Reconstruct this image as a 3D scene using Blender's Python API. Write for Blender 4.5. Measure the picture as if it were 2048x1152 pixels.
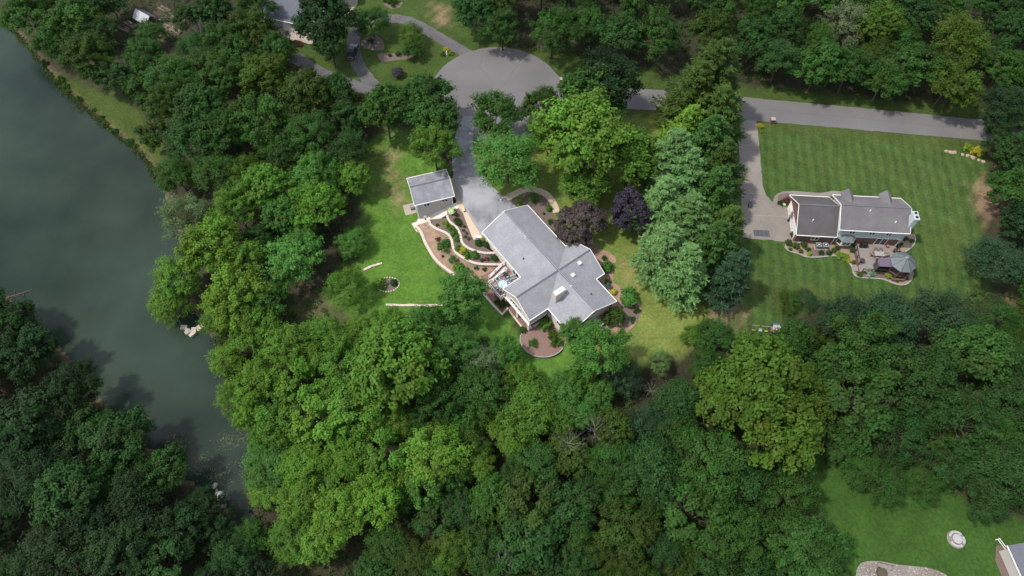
import bpy, math, random
import numpy as np
from mathutils import Vector, Matrix
from mathutils.geometry import delaunay_2d_cdt
R_ = math.radians
SC = bpy.context.scene
for _o in list(bpy.data.objects):
    bpy.data.objects.remove(_o)
COL = SC.collection
# ------------------------------------------------------------------ camera
F = 1400.0; CH = 110.0; TILT = 60.0
cam = bpy.data.cameras.new('camera'); cam.sensor_width = 36; cam.lens = F/2048*36
cam.clip_end = 3000; cam.clip_start = 1
co = bpy.data.objects.new('camera', cam); COL.objects.link(co)
co.location = (0, 0, CH); co.rotation_euler = (R_(90-TILT), 0, 0)
SC.camera = co
# ------------------------------------------------------------------ world, sun, exposure
SUN_EL, SUN_AZ = 60.0, 7.0          # azimuth of the direction the light travels
w = bpy.data.worlds.new('World'); SC.world = w; w.use_nodes = True
nt = w.node_tree; nt.nodes.clear()
sky = nt.nodes.new('ShaderNodeTexSky'); sky.sky_type = 'NISHITA'; sky.sun_disc = False
sky.sun_elevation = R_(SUN_EL)
sky.sun_rotation = math.atan2(-math.cos(R_(SUN_AZ)), -math.sin(R_(SUN_AZ)))
sky.air_density = 1.2; sky.dust_density = 2.0
tc = nt.nodes.new('ShaderNodeTexCoord')
nz = nt.nodes.new('ShaderNodeTexNoise'); nz.inputs['Scale'].default_value = 3.2; nz.inputs['Detail'].default_value = 7
rp = nt.nodes.new('ShaderNodeValToRGB'); rp.color_ramp.elements[0].position = .42; rp.color_ramp.elements[1].position = .60
mx = nt.nodes.new('ShaderNodeMixRGB'); mx.inputs[2].default_value = (9.5, 9.7, 10.2, 1)
ml = nt.nodes.new('ShaderNodeMath'); ml.operation = 'MULTIPLY'; ml.inputs[1].default_value = .75
bg = nt.nodes.new('ShaderNodeBackground'); bg.inputs[1].default_value = .15
ow = nt.nodes.new('ShaderNodeOutputWorld')
nt.links.new(tc.outputs['Generated'], nz.inputs['Vector']); nt.links.new(nz.outputs['Fac'], rp.inputs[0])
nt.links.new(rp.outputs[0], ml.inputs[0]); nt.links.new(ml.outputs[0], mx.inputs[0])
nt.links.new(sky.outputs[0], mx.inputs[1]); nt.links.new(mx.outputs[0], bg.inputs[0]); nt.links.new(bg.outputs[0], ow.inputs[0])
sl = bpy.data.lights.new('sun', 'SUN'); sl.energy = 3.3; sl.angle = R_(2.5); sl.color = (1, .955, .89)
so = bpy.data.objects.new('sun', sl); COL.objects.link(so)
ld = Vector((math.cos(R_(SUN_EL))*math.cos(R_(SUN_AZ)), math.cos(R_(SUN_EL))*math.sin(R_(SUN_AZ)), -math.sin(R_(SUN_EL))))
so.rotation_euler = ld.to_track_quat('-Z', 'Y').to_euler(); so.location = (-60, 90, 160)
SC.view_settings.view_transform = 'Standard'; SC.view_settings.look = 'None'
SC.view_settings.exposure = 0.38; SC.view_settings.gamma = 1; SC.view_settings.use_curve_mapping = False
SC.cycles.max_bounces = 5; SC.cycles.diffuse_bounces = 3; SC.cycles.transparent_max_bounces = 6
# ------------------------------------------------------------------ pixel -> place
_t = R_(TILT)
FW = np.array([0, math.cos(_t), -math.sin(_t)]); UP = np.array([0, math.sin(_t), math.cos(_t)])
def P(px, py, z=0.0):
    "the point at height z that the photograph shows at this pixel"
    d = np.array([(px-1024)/F, 0, 0]) + UP*(576-py)/F + FW
    s = (z-CH)/d[2]
    return float(d[0]*s), float(d[1]*s), z
def depth(x, y, z): return float(np.array([x, y, z-CH]) @ FW)
def cr(pts, closed=True, n=6):
    "smooth curve through points"
    pts = [tuple(p) for p in pts]; N = len(pts); out = []
    rng = range(N if closed else N-1)
    for i in rng:
        g = (lambda k: pts[k % N]) if closed else (lambda k: pts[min(max(k, 0), N-1)])
        p0, p1, p2, p3 = [np.array(g(i+k), float) for k in (-1, 0, 1, 2)]
        for k in range(n):
            t = k/n
            out.append(tuple(.5*((2*p1)+(-p0+p2)*t+(2*p0-5*p1+4*p2-p3)*t*t+(-p0+3*p1-3*p2+p3)*t**3)))
    if not closed: out.append(pts[-1])
    return out
def sdist(X, Y, poly, closed=True):
    "distance to polyline, and inside mask when closed"
    p = np.array([q[:2] for q in poly], float); X = np.asarray(X, float); Y = np.asarray(Y, float)
    D = np.full(X.shape, 1e9); ins = np.zeros(X.shape, bool); n = len(p)
    for i in range(n if closed else n-1):
        a = p[i]; b = p[(i+1) % n]; e = b-a; L = max(e@e, 1e-9)
        t = np.clip(((X-a[0])*e[0]+(Y-a[1])*e[1])/L, 0, 1)
        D = np.minimum(D, np.hypot(X-a[0]-t*e[0], Y-a[1]-t*e[1]))
        if closed:
            c = ((a[1] > Y) != (b[1] > Y)) & (X < (b[0]-a[0])*(Y-a[1])/((b[1]-a[1]) or 1e-9)+a[0])
            ins ^= c
    return D, ins
def sm(t): t = np.clip(t, 0, 1); return t*t*(3-2*t)
# ------------------------------------------------------------------ terrain
LAKE_Z = -6.0
HA = R_(-53.58); HO = (8.154, 64.07)                       # main house frame: origin at the crossing of the ridges
def hw(s, n): return HO[0]+math.cos(HA)*s-math.sin(HA)*n, HO[1]+math.sin(HA)*s+math.cos(HA)*n
_low = [P(-300, -200)[:2], P(600, -200)[:2], P(480, -20)[:2], P(520, 80)[:2], P(600, 190)[:2], P(700, 225)[:2], P(790, 240)[:2], P(850, 305)[:2],
        P(893, 355)[:2], P(925, 402)[:2], P(945, 445)[:2], P(955, 475)[:2], hw(-13, -4.2), hw(-4, -4.2), hw(3, -4.2), hw(9.3, -4.4), hw(12, -5.5),
        P(1230, 745)[:2], P(1330, 730)[:2], P(1430, 740)[:2], P(1520, 860)[:2], P(1580, 1000)[:2], P(1600, 1300)[:2], P(-300, 1300)[:2]]
_lakepx = [(-120, -10), (0, 42), (28, 62), (72, 112), (108, 158), (158, 205), (220, 258), (292, 318), (322, 372), (345, 440), (372, 500), (362, 560),
           (385, 620), (415, 670), (440, 705), (452, 745), (478, 800), (505, 850), (515, 905), (500, 950), (492, 1000), (520, 1060), (505, 1075), (470, 1040),
           (420, 985), (330, 925), (262, 852), (200, 792), (160, 735), (100, 672), (50, 620), (0, 585), (-120, 560)]
LAKE = [P(a, b, LAKE_Z)[:2] for a, b in cr(_lakepx, True, 3)]
def H(X, Y):
    X = np.asarray(X, float); Y = np.asarray(Y, float)
    D, ins = sdist(X, Y, _low); d = np.where(ins, D, -D)
    drop = np.interp(Y, [0, 45, 57, 66, 76, 88, 120], [3.2, 2.8, 1.9, 2.0, 2.5, 2.3, 1.6])
    wd = np.interp(Y, [0, 50, 56, 82, 86, 95], [6, 4, 1.5, 1.5, 5, 7])
    z = -drop*sm((d+1.2)/wd)-2.2*sm((d-14)/30)
    z = z + .25*np.sin(X*.13+1)*np.cos(Y*.11)*sm((np.abs(d)-8)/10)*np.where(ins, 1, 0)
    DL, il = sdist(X, Y, LAKE)
    k = sm(DL/13)
    land = LAKE_Z+.12+(z-LAKE_Z-.12)*k
    return np.where(il, LAKE_Z-.15-np.minimum(DL*.3, 2.5), land)
def h1(x, y): return float(H(np.array([x]), np.array([y]))[0])
def G(px, py, lift=0.0):
    "ground point under a pixel"
    z = -1.0
    for _ in range(14):
        x, y, _z = P(px, py, z+lift); z = z*.4+.6*h1(x, y)
    x, y, _z = P(px, py, z+lift)
    return x, y, h1(x, y)
# ------------------------------------------------------------------ materials
def N(nt, t, **kw):
    n = nt.nodes.new(t)
    for k, v in kw.items():
        if k in n.inputs: n.inputs[k].default_value = v
        else: setattr(n, k, v)
    return n
def mat(name, c1, c2=None, scale=1.0, rough=.85, bump=0.0, bscale=None, big=None, metal=0.0, spec=.3, obj=False, stretch=None, emit=None, alpha=None, trans=0):
    m = bpy.data.materials.new(name); m.use_nodes = True; nt = m.node_tree; L = nt.links
    b = nt.nodes['Principled BSDF']; b.inputs['Roughness'].default_value = rough; b.inputs['Metallic'].default_value = metal
    b.inputs['Specular IOR Level'].default_value = spec
    if trans: b.inputs['Transmission Weight'].default_value = trans
    c2 = c2 or tuple(x*.75 for x in c1)
    if obj: pos = N(nt, 'ShaderNodeTexCoord').outputs['Object']
    else: pos = N(nt, 'ShaderNodeNewGeometry').outputs['Position']
    if stretch:
        mp = N(nt, 'ShaderNodeMapping'); mp.inputs['Scale'].default_value = stretch; L.new(pos, mp.inputs[0]); pos = mp.outputs[0]
    n1 = N(nt, 'ShaderNodeTexNoise', Scale=scale, Detail=6.0, Roughness=.6); L.new(pos, n1.inputs['Vector'])
    r = N(nt, 'ShaderNodeValToRGB'); r.color_ramp.elements[0].position = .32; r.color_ramp.elements[1].position = .68
    r.color_ramp.elements[0].color = (*c1, 1); r.color_ramp.elements[1].color = (*c2, 1); L.new(n1.outputs['Fac'], r.inputs[0])
    out = r.outputs[0]
    if big:
        n2 = N(nt, 'ShaderNodeTexNoise', Scale=big[0], Detail=4.0); L.new(pos, n2.inputs['Vector'])
        r2 = N(nt, 'ShaderNodeValToRGB'); r2.color_ramp.elements[0].position = .4; r2.color_ramp.elements[1].position = .64
        L.new(n2.outputs['Fac'], r2.inputs[0])
        mx = N(nt, 'ShaderNodeMixRGB'); mx.inputs[2].default_value = (*big[1], 1); L.new(out, mx.inputs[1])
        mm = N(nt, 'ShaderNodeMath', operation='MULTIPLY'); mm.inputs[1].default_value = big[2] if len(big) > 2 else 1
        L.new(r2.outputs[0], mm.inputs[0]); L.new(mm.outputs[0], mx.inputs[0]); out = mx.outputs[0]
    L.new(out, b.inputs['Base Color'])
    if bump:
        n3 = N(nt, 'ShaderNodeTexNoise', Scale=bscale or scale*4, Detail=4.0); L.new(pos, n3.inputs['Vector'])
        bp = N(nt, 'ShaderNodeBump', Strength=bump, Distance=.05); L.new(n3.outputs['Fac'], bp.inputs['Height']); L.new(bp.outputs[0], b.inputs['Normal'])
    if emit: b.inputs['Emission Color'].default_value = (*emit, 1)
    return m
def leafmat(name, trans=.36):
    "foliage: the object's own colour, varied leaf by leaf"
    m = bpy.data.materials.new(name); m.use_nodes = True; nt = m.node_tree; L = nt.links; nt.nodes.clear()
    oi = N(nt, 'ShaderNodeObjectInfo'); at = N(nt, 'ShaderNodeAttribute', attribute_name='tone')
    sep = N(nt, 'ShaderNodeSeparateColor'); L.new(at.outputs['Color'], sep.inputs[0])
    base = oi.outputs['Color']
    mr = N(nt, 'ShaderNodeMapRange'); mr.inputs[3].default_value = .5; mr.inputs[4].default_value = 1.6; L.new(sep.outputs[0], mr.inputs[0])
    v = N(nt, 'ShaderNodeVectorMath', operation='SCALE'); L.new(base, v.inputs[0]); L.new(mr.outputs[0], v.inputs['Scale'])
    hs = N(nt, 'ShaderNodeHueSaturation'); L.new(v.outputs[0], hs.inputs['Color'])
    mh = N(nt, 'ShaderNodeMapRange'); mh.inputs[3].default_value = .474; mh.inputs[4].default_value = .519; L.new(sep.outputs[1], mh.inputs[0]); L.new(mh.outputs[0], hs.inputs['Hue'])
    d = N(nt, 'ShaderNodeBsdfPrincipled', Roughness=.55); d.inputs['Specular IOR Level'].default_value = .12; L.new(hs.outputs[0], d.inputs['Base Color'])
    t = N(nt, 'ShaderNodeBsdfTranslucent'); ty = N(nt, 'ShaderNodeVectorMath', operation='MULTIPLY'); ty.inputs[1].default_value = (1.35, 1.7, .5)
    L.new(hs.outputs[0], ty.inputs[0]); L.new(ty.outputs[0], t.inputs[0])
    mx = N(nt, 'ShaderNodeMixShader'); mx.inputs[0].default_value = trans; L.new(d.outputs[0], mx.inputs[1]); L.new(t.outputs[0], mx.inputs[2])
    o = N(nt, 'ShaderNodeOutputMaterial'); L.new(mx.outputs[0], o.inputs[0])
    return m
M = dict(
    bark=mat('bark', (.09, .07, .05), (.05, .04, .03), 3, bump=.5),
    deadwood=mat('dead_wood', (.24, .22, .19), (.15, .13, .11), 4, bump=.3),
    asphalt=mat('dimmed_old_asphalt', (.14, .135, .132), (.12, .116, .113), 6, rough=.92, bump=.15, bscale=30, big=(.12, (.095, .091, .09), .5)),  # road darker than its own tone; dimness outside the lot in the colour
    blacktop=mat('worn_blacktop', (.12, .121, .135), (.20, .202, .218), 1.3, rough=.85, bump=.15, bscale=25, big=(.16, (.30, .30, .32), .9)),
    olddrive=mat('cracked_black_asphalt', (.062, .06, .064), (.095, .09, .092), 1.6, rough=.9, bump=.3, bscale=20, big=(.3, (.12, .115, .11), .6)),
    concrete=mat('tan_concrete', (.36, .31, .25), (.31, .27, .22), 1.2, rough=.9, bump=.1, big=(.25, (.26, .23, .2), .5)),
    drivecon=mat('dimmed_drive_concrete', (.215, .19, .165), (.185, .162, .14), 1.2, rough=.92, bump=.15, big=(.2, (.155, .135, .12), .7)),  # darker base colour imitates the dimmer surroundings beyond the lot
    whitecon=mat('fresh_pale_concrete', (.62, .57, .49), (.52, .47, .4), 1.4, rough=.9, bump=.1),
    tanwalk=mat('tan_exposed_aggregate', (.50, .40, .29), (.42, .33, .24), 3, rough=.9, bump=.2, bscale=30),
    kerbcon=mat('grey_kerb_concrete', (.30, .29, .28), (.23, .22, .21), 3),
    block=mat('pale_wall_block', (.46, .40, .33), (.33, .28, .23), 3.5, rough=.95, bump=.5, bscale=9),
    capblock=mat('pale_cap_block', (.56, .48, .40), (.42, .36, .30), 3, rough=.95, bump=.3),
    mulch=mat('brown_mulch', (.10, .072, .058), (.165, .125, .105), 9, rough=1, bump=.8, bscale=25),
    redmulch=mat('reddish_mulch', (.17, .105, .085), (.22, .145, .12), 7, rough=1, bump=.6, bscale=25),
    sandbed=mat('sandy_bed_soil', (.33, .22, .155), (.24, .155, .11), 2.2, rough=1, bump=.6, bscale=15, big=(.5, (.15, .11, .07), .6)),
    pebbles=mat('tan_river_pebbles', (.28, .21, .15), (.19, .14, .10), 14, rough=.9, bump=.8, bscale=30),
    brickpav=mat('red_brick_paving', (.23, .125, .105), (.16, .09, .08), 8, rough=.9, bump=.4),
    roof=mat('grey_shingles', (.27, .27, .285), (.205, .205, .22), 2.6, rough=.92, bump=.6, bscale=16, obj=True, big=(.45, (.19, .19, .205), .6)),
    roofcap=mat('ridge_shingle_dark', (.09, .09, .10), (.12, .12, .13), 4, rough=.9),
    roofn=mat('weathered_grey_shingles', (.125, .115, .12), (.10, .092, .097), 5, rough=.92, bump=.35, bscale=22, obj=True, big=(.4, (.145, .138, .138), .7)),
    roofg=mat('dark_taupe_shingles', (.088, .080, .080), (.068, .062, .062), 5, rough=.92, bump=.35, bscale=22, obj=True, big=(.4, (.10, .09, .095), .6)),
    rooftl=mat('blue_grey_shingles', (.11, .115, .135), (.09, .095, .11), 5, rough=.92, bump=.3, bscale=22, obj=True),
    shedroof=mat('shed_shingles', (.19, .19, .205), (.15, .15, .165), 4, rough=.92, bump=.35, bscale=22, obj=True, big=(.6, (.28, .28, .29), .6)),
    white=mat('white_painted_trim', (.78, .77, .74), (.70, .69, .66), 3, rough=.5),
    siding=mat('beige_lap_siding', (.52, .46, .40), (.47, .42, .365), 2, rough=.7, obj=True),
    greysid=mat('greige_lap_siding', (.46, .42, .39), (.42, .385, .355), 2, rough=.7, obj=True),
    tealsid=mat('pale_blue_green_siding', (.42, .47, .45), (.38, .43, .41), 2, rough=.7, obj=True),
    brick=mat('red_brown_brick', (.20, .115, .085), (.13, .075, .06), 14, rough=.9, bump=.4, bscale=20, obj=True),
    glass=mat('window_glass', (.02, .024, .03), (.03, .034, .04), 1, rough=.08, spec=.8),
    darkglass=mat('dark_screen', (.015, .015, .018), (.022, .022, .026), 1, rough=.3),
    deckgrey=mat('brown_grey_deck_boards', (.27, .20, .165), (.21, .155, .13), 5, rough=.8, obj=True),
    deckpale=mat('pale_taupe_deck_boards', (.225, .195, .178), (.195, .17, .155), 3, rough=.8, obj=True),
    brownwood=mat('dark_brown_railing_wood', (.055, .035, .03), (.04, .027, .023), 5, rough=.6),
    redwood=mat('red_brown_deck_fascia', (.15, .10, .075), (.11, .07, .055), 4, rough=.7),
    black=mat('black_metal', (.012, .012, .014), (.02, .02, .022), 4, rough=.4),
    darkgrey=mat('dark_grey_metal', (.07, .07, .08), (.05, .05, .055), 4, rough=.5),
    steel=mat('grey_steel', (.35, .36, .37), (.28, .29, .3), 4, rough=.45, metal=.4),
    mauve=mat('mauve_canvas', (.115, .085, .125), (.10, .075, .11), 3, rough=.8),
    teal=mat('teal_fabric', (.02, .14, .16), (.018, .11, .13), 3, rough=.8),
    bluewhite=mat('blue_and_white_cloth', (.75, .77, .77), (.02, .22, .38), 2.4, rough=.8, obj=True),
    greyblue=mat('blue_grey_cushion', (.12, .2, .23), (.09, .16, .18), 3, rough=.9),
    terracotta=mat('terracotta', (.30, .12, .07), (.22, .09, .05), 3),
    pitstone=mat('grey_pit_stone', (.36, .35, .35), (.28, .27, .27), 4, rough=.9, bump=.3),
    rock=mat('pale_rock', (.34, .31, .28), (.22, .2, .18), 3, rough=.95, bump=.5),
    pinkrock=mat('tan_edging_stone', (.36, .27, .2), (.25, .19, .14), 3, rough=.95, bump=.5),
    gravel=mat('grey_gravel', (.27, .24, .22), (.15, .13, .11), 6, rough=1, bump=.9, bscale=18, big=(.25, (.12, .085, .06), .6)),
    yellow=mat('yellow_plastic', (.38, .28, .05), (.3, .22, .04), 3, rough=.5),
    mint=mat('mint_plastic', (.24, .36, .27), (.2, .3, .24), 3, rough=.5),
    carpaint=mat('black_car_paint', (.01, .01, .014), (.014, .014, .018), 2, rough=.15, spec=.7),
    tyre=mat('tyre_rubber', (.02, .02, .02), (.03, .03, .03), 5),
    polyc=mat('pale_polycarbonate', (.42, .43, .44), (.36, .37, .38), 2, rough=.3),
    copper=mat('weathered_copper', (.13, .15, .155), (.10, .115, .12), 3, rough=.6),
    soil=mat('bare_soil', (.2, .13, .085), (.13, .085, .06), 4, bump=.6),
    algae=mat('murky_green_algae', (.085, .105, .045), (.045, .062, .035), 1.2, rough=.9),
    tar=mat('tar_seam', (.075, .073, .073), (.09, .088, .086), 5, rough=.8),
    leaf=leafmat('leaf_foliage'), needle=leafmat('needle_foliage', trans=.12), dense=leafmat('ornamental_foliage', trans=.1),
)
# ------------------------------------------------------------------ mesh builder
class MB:
    def __init__(s): s.v = []; s.f = []
    def add(s, vs, fs):
        o = len(s.v); s.v += [tuple(map(float, p)) for p in vs]; s.f += [tuple(i+o for i in f) for f in fs]; return s
    def box(s, c, d, rz=0.0, rx=0.0, ry=0.0):
        m = Matrix.Rotation(rz, 3, 'Z') @ Matrix.Rotation(ry, 3, 'Y') @ Matrix.Rotation(rx, 3, 'X')
        vs = [Vector(c)+m @ Vector((x*d[0]/2, y*d[1]/2, z*d[2]/2)) for z in (-1, 1) for y in (-1, 1) for x in (-1, 1)]
        return s.add(vs, [(0, 2, 3, 1), (4, 5, 7, 6), (0, 1, 5, 4), (2, 6, 7, 3), (0, 4, 6, 2), (1, 3, 7, 5)])
    def bar(s, a, b, w, h=None):
        "square bar between two points"
        a = Vector(a); b = Vector(b); d = b-a; h = h or w
        if d.length < 1e-6: return s
        q = d.to_track_quat('X', 'Z'); vs = []
        for e in (a, b):
            for y, z in ((-1, -1), (1, -1), (1, 1), (-1, 1)): vs.append(e+q @ Vector((0, y*w/2, z*h/2)))
        return s.add(vs, [(0, 3, 2, 1), (4, 5, 6, 7), (0, 1, 5, 4), (1, 2, 6, 5), (2, 3, 7, 6), (3, 0, 4, 7)])
    def tube(s, a, b, r0, r1=None, n=7, caps=True):
        a = Vector(a); b = Vector(b); r1 = r0 if r1 is None else r1; d = b-a
        q = d.to_track_quat('Z', 'Y'); vs = []
        for e, r in ((a, r0), (b, r1)):
            for k in range(n): t = 2*math.pi*k/n; vs.append(e+q @ Vector((r*math.cos(t), r*math.sin(t), 0)))
        fs = [(k, (k+1) % n, n+(k+1) % n, n+k) for k in range(n)]
        if caps: fs += [tuple(range(n))[::-1], tuple(range(n, 2*n))]
        return s.add(vs, fs)
    def prism(s, poly, z0, z1):
        "vertical prism; z1 may be a function of (x, y)"
        poly = [tuple(p[:2]) for p in poly]
        if sum(a[0]*b[1]-b[0]*a[1] for a, b in zip(poly, poly[1:]+poly[:1])) < 0: poly = poly[::-1]
        n = len(poly); f = z1 if callable(z1) else (lambda x, y: z1)
        g = z0 if callable(z0) else (lambda x, y: z0)
        vs = [(x, y, g(x, y)) for x, y in poly]+[(x, y, f(x, y)) for x, y in poly]
        return s.add(vs, [tuple(range(n))[::-1], tuple(range(n, 2*n))]+[(k, (k+1) % n, n+(k+1) % n, n+k) for k in range(n)])
    def slab(s, poly3, t):
        n = len(poly3); c = [Vector(p) for p in poly3]
        if (c[1]-c[0]).cross(c[2]-c[1]).z < 0: c = c[::-1]
        vs = [p-Vector((0, 0, t)) for p in c]+c
        return s.add(vs, [tuple(range(n))[::-1], tuple(range(n, 2*n))]+[(k, (k+1) % n, n+(k+1) % n, n+k) for k in range(n)])
    def ribbon(s, path, wd, z0, z1, closed=False):
        "wall of width wd along a path of (x, y); z0, z1 numbers or functions"
        p = np.array([q[:2] for q in path], float); n = len(p); vs = []
        f = z1 if callable(z1) else (lambda x, y: z1); g = z0 if callable(z0) else (lambda x, y: z0)
        for i in range(n):
            a = p[(i-1) % n] if closed or i > 0 else p[i]; b = p[(i+1) % n] if closed or i < n-1 else p[i]
            t = (b-a)/max(np.hypot(*(b-a)), 1e-6); m = np.array([-t[1], t[0]])*wd/2
            l, r = p[i]+m, p[i]-m; zb, zt = g(*p[i]), f(*p[i])
            vs += [(l[0], l[1], zb), (r[0], r[1], zb), (r[0], r[1], zt), (l[0], l[1], zt)]
        fs = []
        for i in range(n if closed else n-1):
            a = 4*i; b = 4*((i+1) % n)
            for k in range(4): fs.append((a+k, a+(k+1) % 4, b+(k+1) % 4, b+k))
        if not closed: fs += [(3, 2, 1, 0), (4*n-4, 4*n-3, 4*n-2, 4*n-1)]
        return s.add(vs, fs)
    def cone(s, c, r0, r1, h, n=12, rot=0.0):
        x, y, z = c
        vs = [(x+r*math.cos(rot+2*math.pi*k/n), y+r*math.sin(rot+2*math.pi*k/n), z+dz) for r, dz in ((r0, 0), (r1, h)) for k in range(n)]
        return s.add(vs, [(k, (k+1) % n, n+(k+1) % n, n+k) for k in range(n)]+[tuple(range(n))[::-1], tuple(range(n, 2*n))])
    def lump(s, c, r, seed=0, sq=(1, 1, .6)):
        rr = random.Random(seed); vs = []; n, m = 8, 5
        for i in range(m+1):
            for k in range(n):
                a = math.pi*i/m; t = 2*math.pi*k/n; q = r*(1+rr.uniform(-.16, .16)) if 0 < i < m else r
                vs.append((c[0]+q*sq[0]*math.sin(a)*math.cos(t), c[1]+q*sq[1]*math.sin(a)*math.sin(t), c[2]+q*sq[2]*math.cos(a)))
        return s.add(vs, [(i*n+k, (i+1)*n+k, (i+1)*n+(k+1) % n, i*n+(k+1) % n) for i in range(m) for k in range(n)])
    def mesh(s, name, m):
        me = bpy.data.meshes.new(name); me.from_pydata(s.v, [], s.f); me.materials.append(m if not isinstance(m, str) else M[m]); me.update(); return me
    def build(s, name, m, parent=None, smooth=False, **kw):
        me = s.mesh(name, m)
        if smooth: me.polygons.foreach_set('use_smooth', [True]*len(me.polygons))
        o = bpy.data.objects.new(name, me); COL.objects.link(o); o.parent = parent
        for k, v in kw.items(): o[k] = v
        return o
def thing(name, label, cat, loc=(0, 0, 0), rz=0.0, group=None):
    o = bpy.data.objects.new(name, None); o.empty_display_size = .2; COL.objects.link(o)
    o.location = loc; o.rotation_euler = (0, 0, rz); o['label'] = label; o['category'] = cat
    if group: o['group'] = group
    return o
def tag(o, label, cat, group=None):
    o['label'] = label; o['category'] = cat
    if group: o['group'] = group
    return o
def copy_thing(o, loc, rz=None, scale=None, label=None, color=None):
    c = o.copy(); COL.objects.link(c); c.location = loc
    if rz is not None: c.rotation_euler = (0, 0, rz)
    if scale is not None: c.scale = scale
    if label: c['label'] = label
    def rec(src, dst):
        for ch in src.children:
            k = ch.copy(); COL.objects.link(k); k.parent = dst
            if color: k.color = color
            rec(ch, k)
    rec(o, c)
    if color: c.color = color
    return c
def drape(name, poly, m, lift=.05, res=1.2, skirt=.25, parent=None, **kw):
    "sheet that follows the ground inside a closed outline"
    poly = [tuple(map(float, p[:2])) for p in poly]
    if sum(a[0]*b[1]-b[0]*a[1] for a, b in zip(poly, poly[1:]+poly[:1])) < 0: poly = poly[::-1]
    bnd = []
    for a, b in zip(poly, poly[1:]+poly[:1]):
        k = max(1, int(math.hypot(b[0]-a[0], b[1]-a[1])/res))
        bnd += [(a[0]+(b[0]-a[0])*i/k, a[1]+(b[1]-a[1])*i/k) for i in range(k)]
    xs = np.arange(min(p[0] for p in poly)+res/2, max(p[0] for p in poly), res); ys = np.arange(min(p[1] for p in poly)+res/2, max(p[1] for p in poly), res)
    gx, gy = np.meshgrid(xs, ys); gx = gx.ravel(); gy = gy.ravel()
    D, ins = sdist(gx, gy, poly); keep = ins & (D > res*.4)
    pts = [Vector(p) for p in bnd]+[Vector((x, y)) for x, y in zip(gx[keep], gy[keep])]
    nb = len(bnd)
    v, e, f, *_ = delaunay_2d_cdt(pts, [], [list(range(nb))], 1, 1e-5)
    V = np.array([tuple(p) for p in v]); z = H(V[:, 0], V[:, 1])+lift
    vs = [(x, y, zz) for (x, y), zz in zip(V, z)]; fs = [tuple(t) for t in f]
    o = len(vs); bz = H(np.array([p[0] for p in bnd]), np.array([p[1] for p in bnd]))
    vs += [(p[0], p[1], q+lift) for p, q in zip(bnd, bz)]+[(p[0], p[1], q+lift-skirt) for p, q in zip(bnd, bz)]
    fs += [(o+i, o+nb+i, o+nb+(i+1) % nb, o+(i+1) % nb) for i in range(nb)]
    b = MB(); b.add(vs, fs)
    return b.build(name, m, parent, **kw)
# ================================================================== ground and lake
def gp(pts, n=3): return [G(a, b)[:2] for a, b in (cr(pts, True, n) if n > 1 else pts)]
xs = np.concatenate([[-900, -500, -300, -200, -160, -140], np.arange(-130, 130.1, .9), [140, 160, 200, 300, 500, 900]])
ys = np.concatenate([[-400, -150, -60, -20, -8], np.arange(2, 156, .9), [160, 170, 190, 230, 300, 500, 900]])
gx, gy = np.meshgrid(xs, ys); gz = H(gx, gy)
nx, ny = len(xs), len(ys)
V = np.stack([gx.ravel(), gy.ravel(), gz.ravel()], 1)
idx = np.arange(nx*ny).reshape(ny, nx)
Fq = np.stack([idx[:-1, :-1], idx[:-1, 1:], idx[1:, 1:], idx[1:, :-1]], -1).reshape(-1, 4)
me = bpy.data.meshes.new('ground'); me.from_pydata(V.tolist(), [], Fq.tolist()); me.update()
me.polygons.foreach_set('use_smooth', [True]*len(me.polygons))
X = V[:, 0]; Y = V[:, 1]
wob = .9*np.sin(X*.9+Y*.4)*np.cos(Y*.8-X*.3)+.6*np.sin(X*2.1-Y*1.7)
colr = np.tile(np.array([.034, .033, .018]), (len(X), 1)); stripe = np.zeros(len(X))
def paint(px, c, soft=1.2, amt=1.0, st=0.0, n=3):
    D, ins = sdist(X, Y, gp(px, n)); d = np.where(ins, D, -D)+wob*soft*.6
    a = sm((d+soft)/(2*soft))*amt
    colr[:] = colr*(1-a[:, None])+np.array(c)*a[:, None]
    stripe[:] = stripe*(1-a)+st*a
LB = (.070, .150, .022); LE_ = (.130, .170, .038); LN = (.042, .080, .017); LD = (.040, .088, .015)  # LN and the outer lawns below: greens darkened to imitate lower brightness there
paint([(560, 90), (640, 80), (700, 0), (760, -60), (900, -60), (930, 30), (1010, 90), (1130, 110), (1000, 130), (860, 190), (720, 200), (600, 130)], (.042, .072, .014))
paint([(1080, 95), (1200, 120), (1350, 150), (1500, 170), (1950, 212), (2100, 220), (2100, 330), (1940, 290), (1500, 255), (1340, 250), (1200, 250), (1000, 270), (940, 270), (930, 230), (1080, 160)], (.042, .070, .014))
paint([(900, 250), (1000, 245), (1400, 225), (1480, 235), (1486, 480), (1430, 600), (1400, 700), (1330, 712), (1250, 735), (1150, 700), (1000, 600), (950, 330)], LE_, n=1)
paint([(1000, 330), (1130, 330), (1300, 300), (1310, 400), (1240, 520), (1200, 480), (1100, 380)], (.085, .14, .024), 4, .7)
paint([(1484, 236), (1600, 240), (1952, 280), (1978, 330), (1955, 400), (1965, 470), (2000, 560), (1960, 605), (1640, 605), (1560, 655), (1500, 700), (1410, 660), (1405, 590), (1484, 480)], LN, st=1.0, n=1)
paint([(1520, 240), (1750, 245), (1940, 275), (1960, 310), (1800, 290), (1520, 262)], (.055, .07, .018), 1.5, .6)
paint([(1560, 300), (1700, 290), (1900, 330), (1930, 400), (1750, 380), (1580, 350)], (.054, .080, .019), 5, .55, st=1.0)
paint([(1440, 545), (1560, 570), (1700, 590), (1600, 600), (1480, 600)], (.062, .078, .022), 3, .55)
paint([(1840, 450), (1930, 440), (1950, 520), (1880, 530)], (.062, .082, .021), 4, .5)
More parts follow.
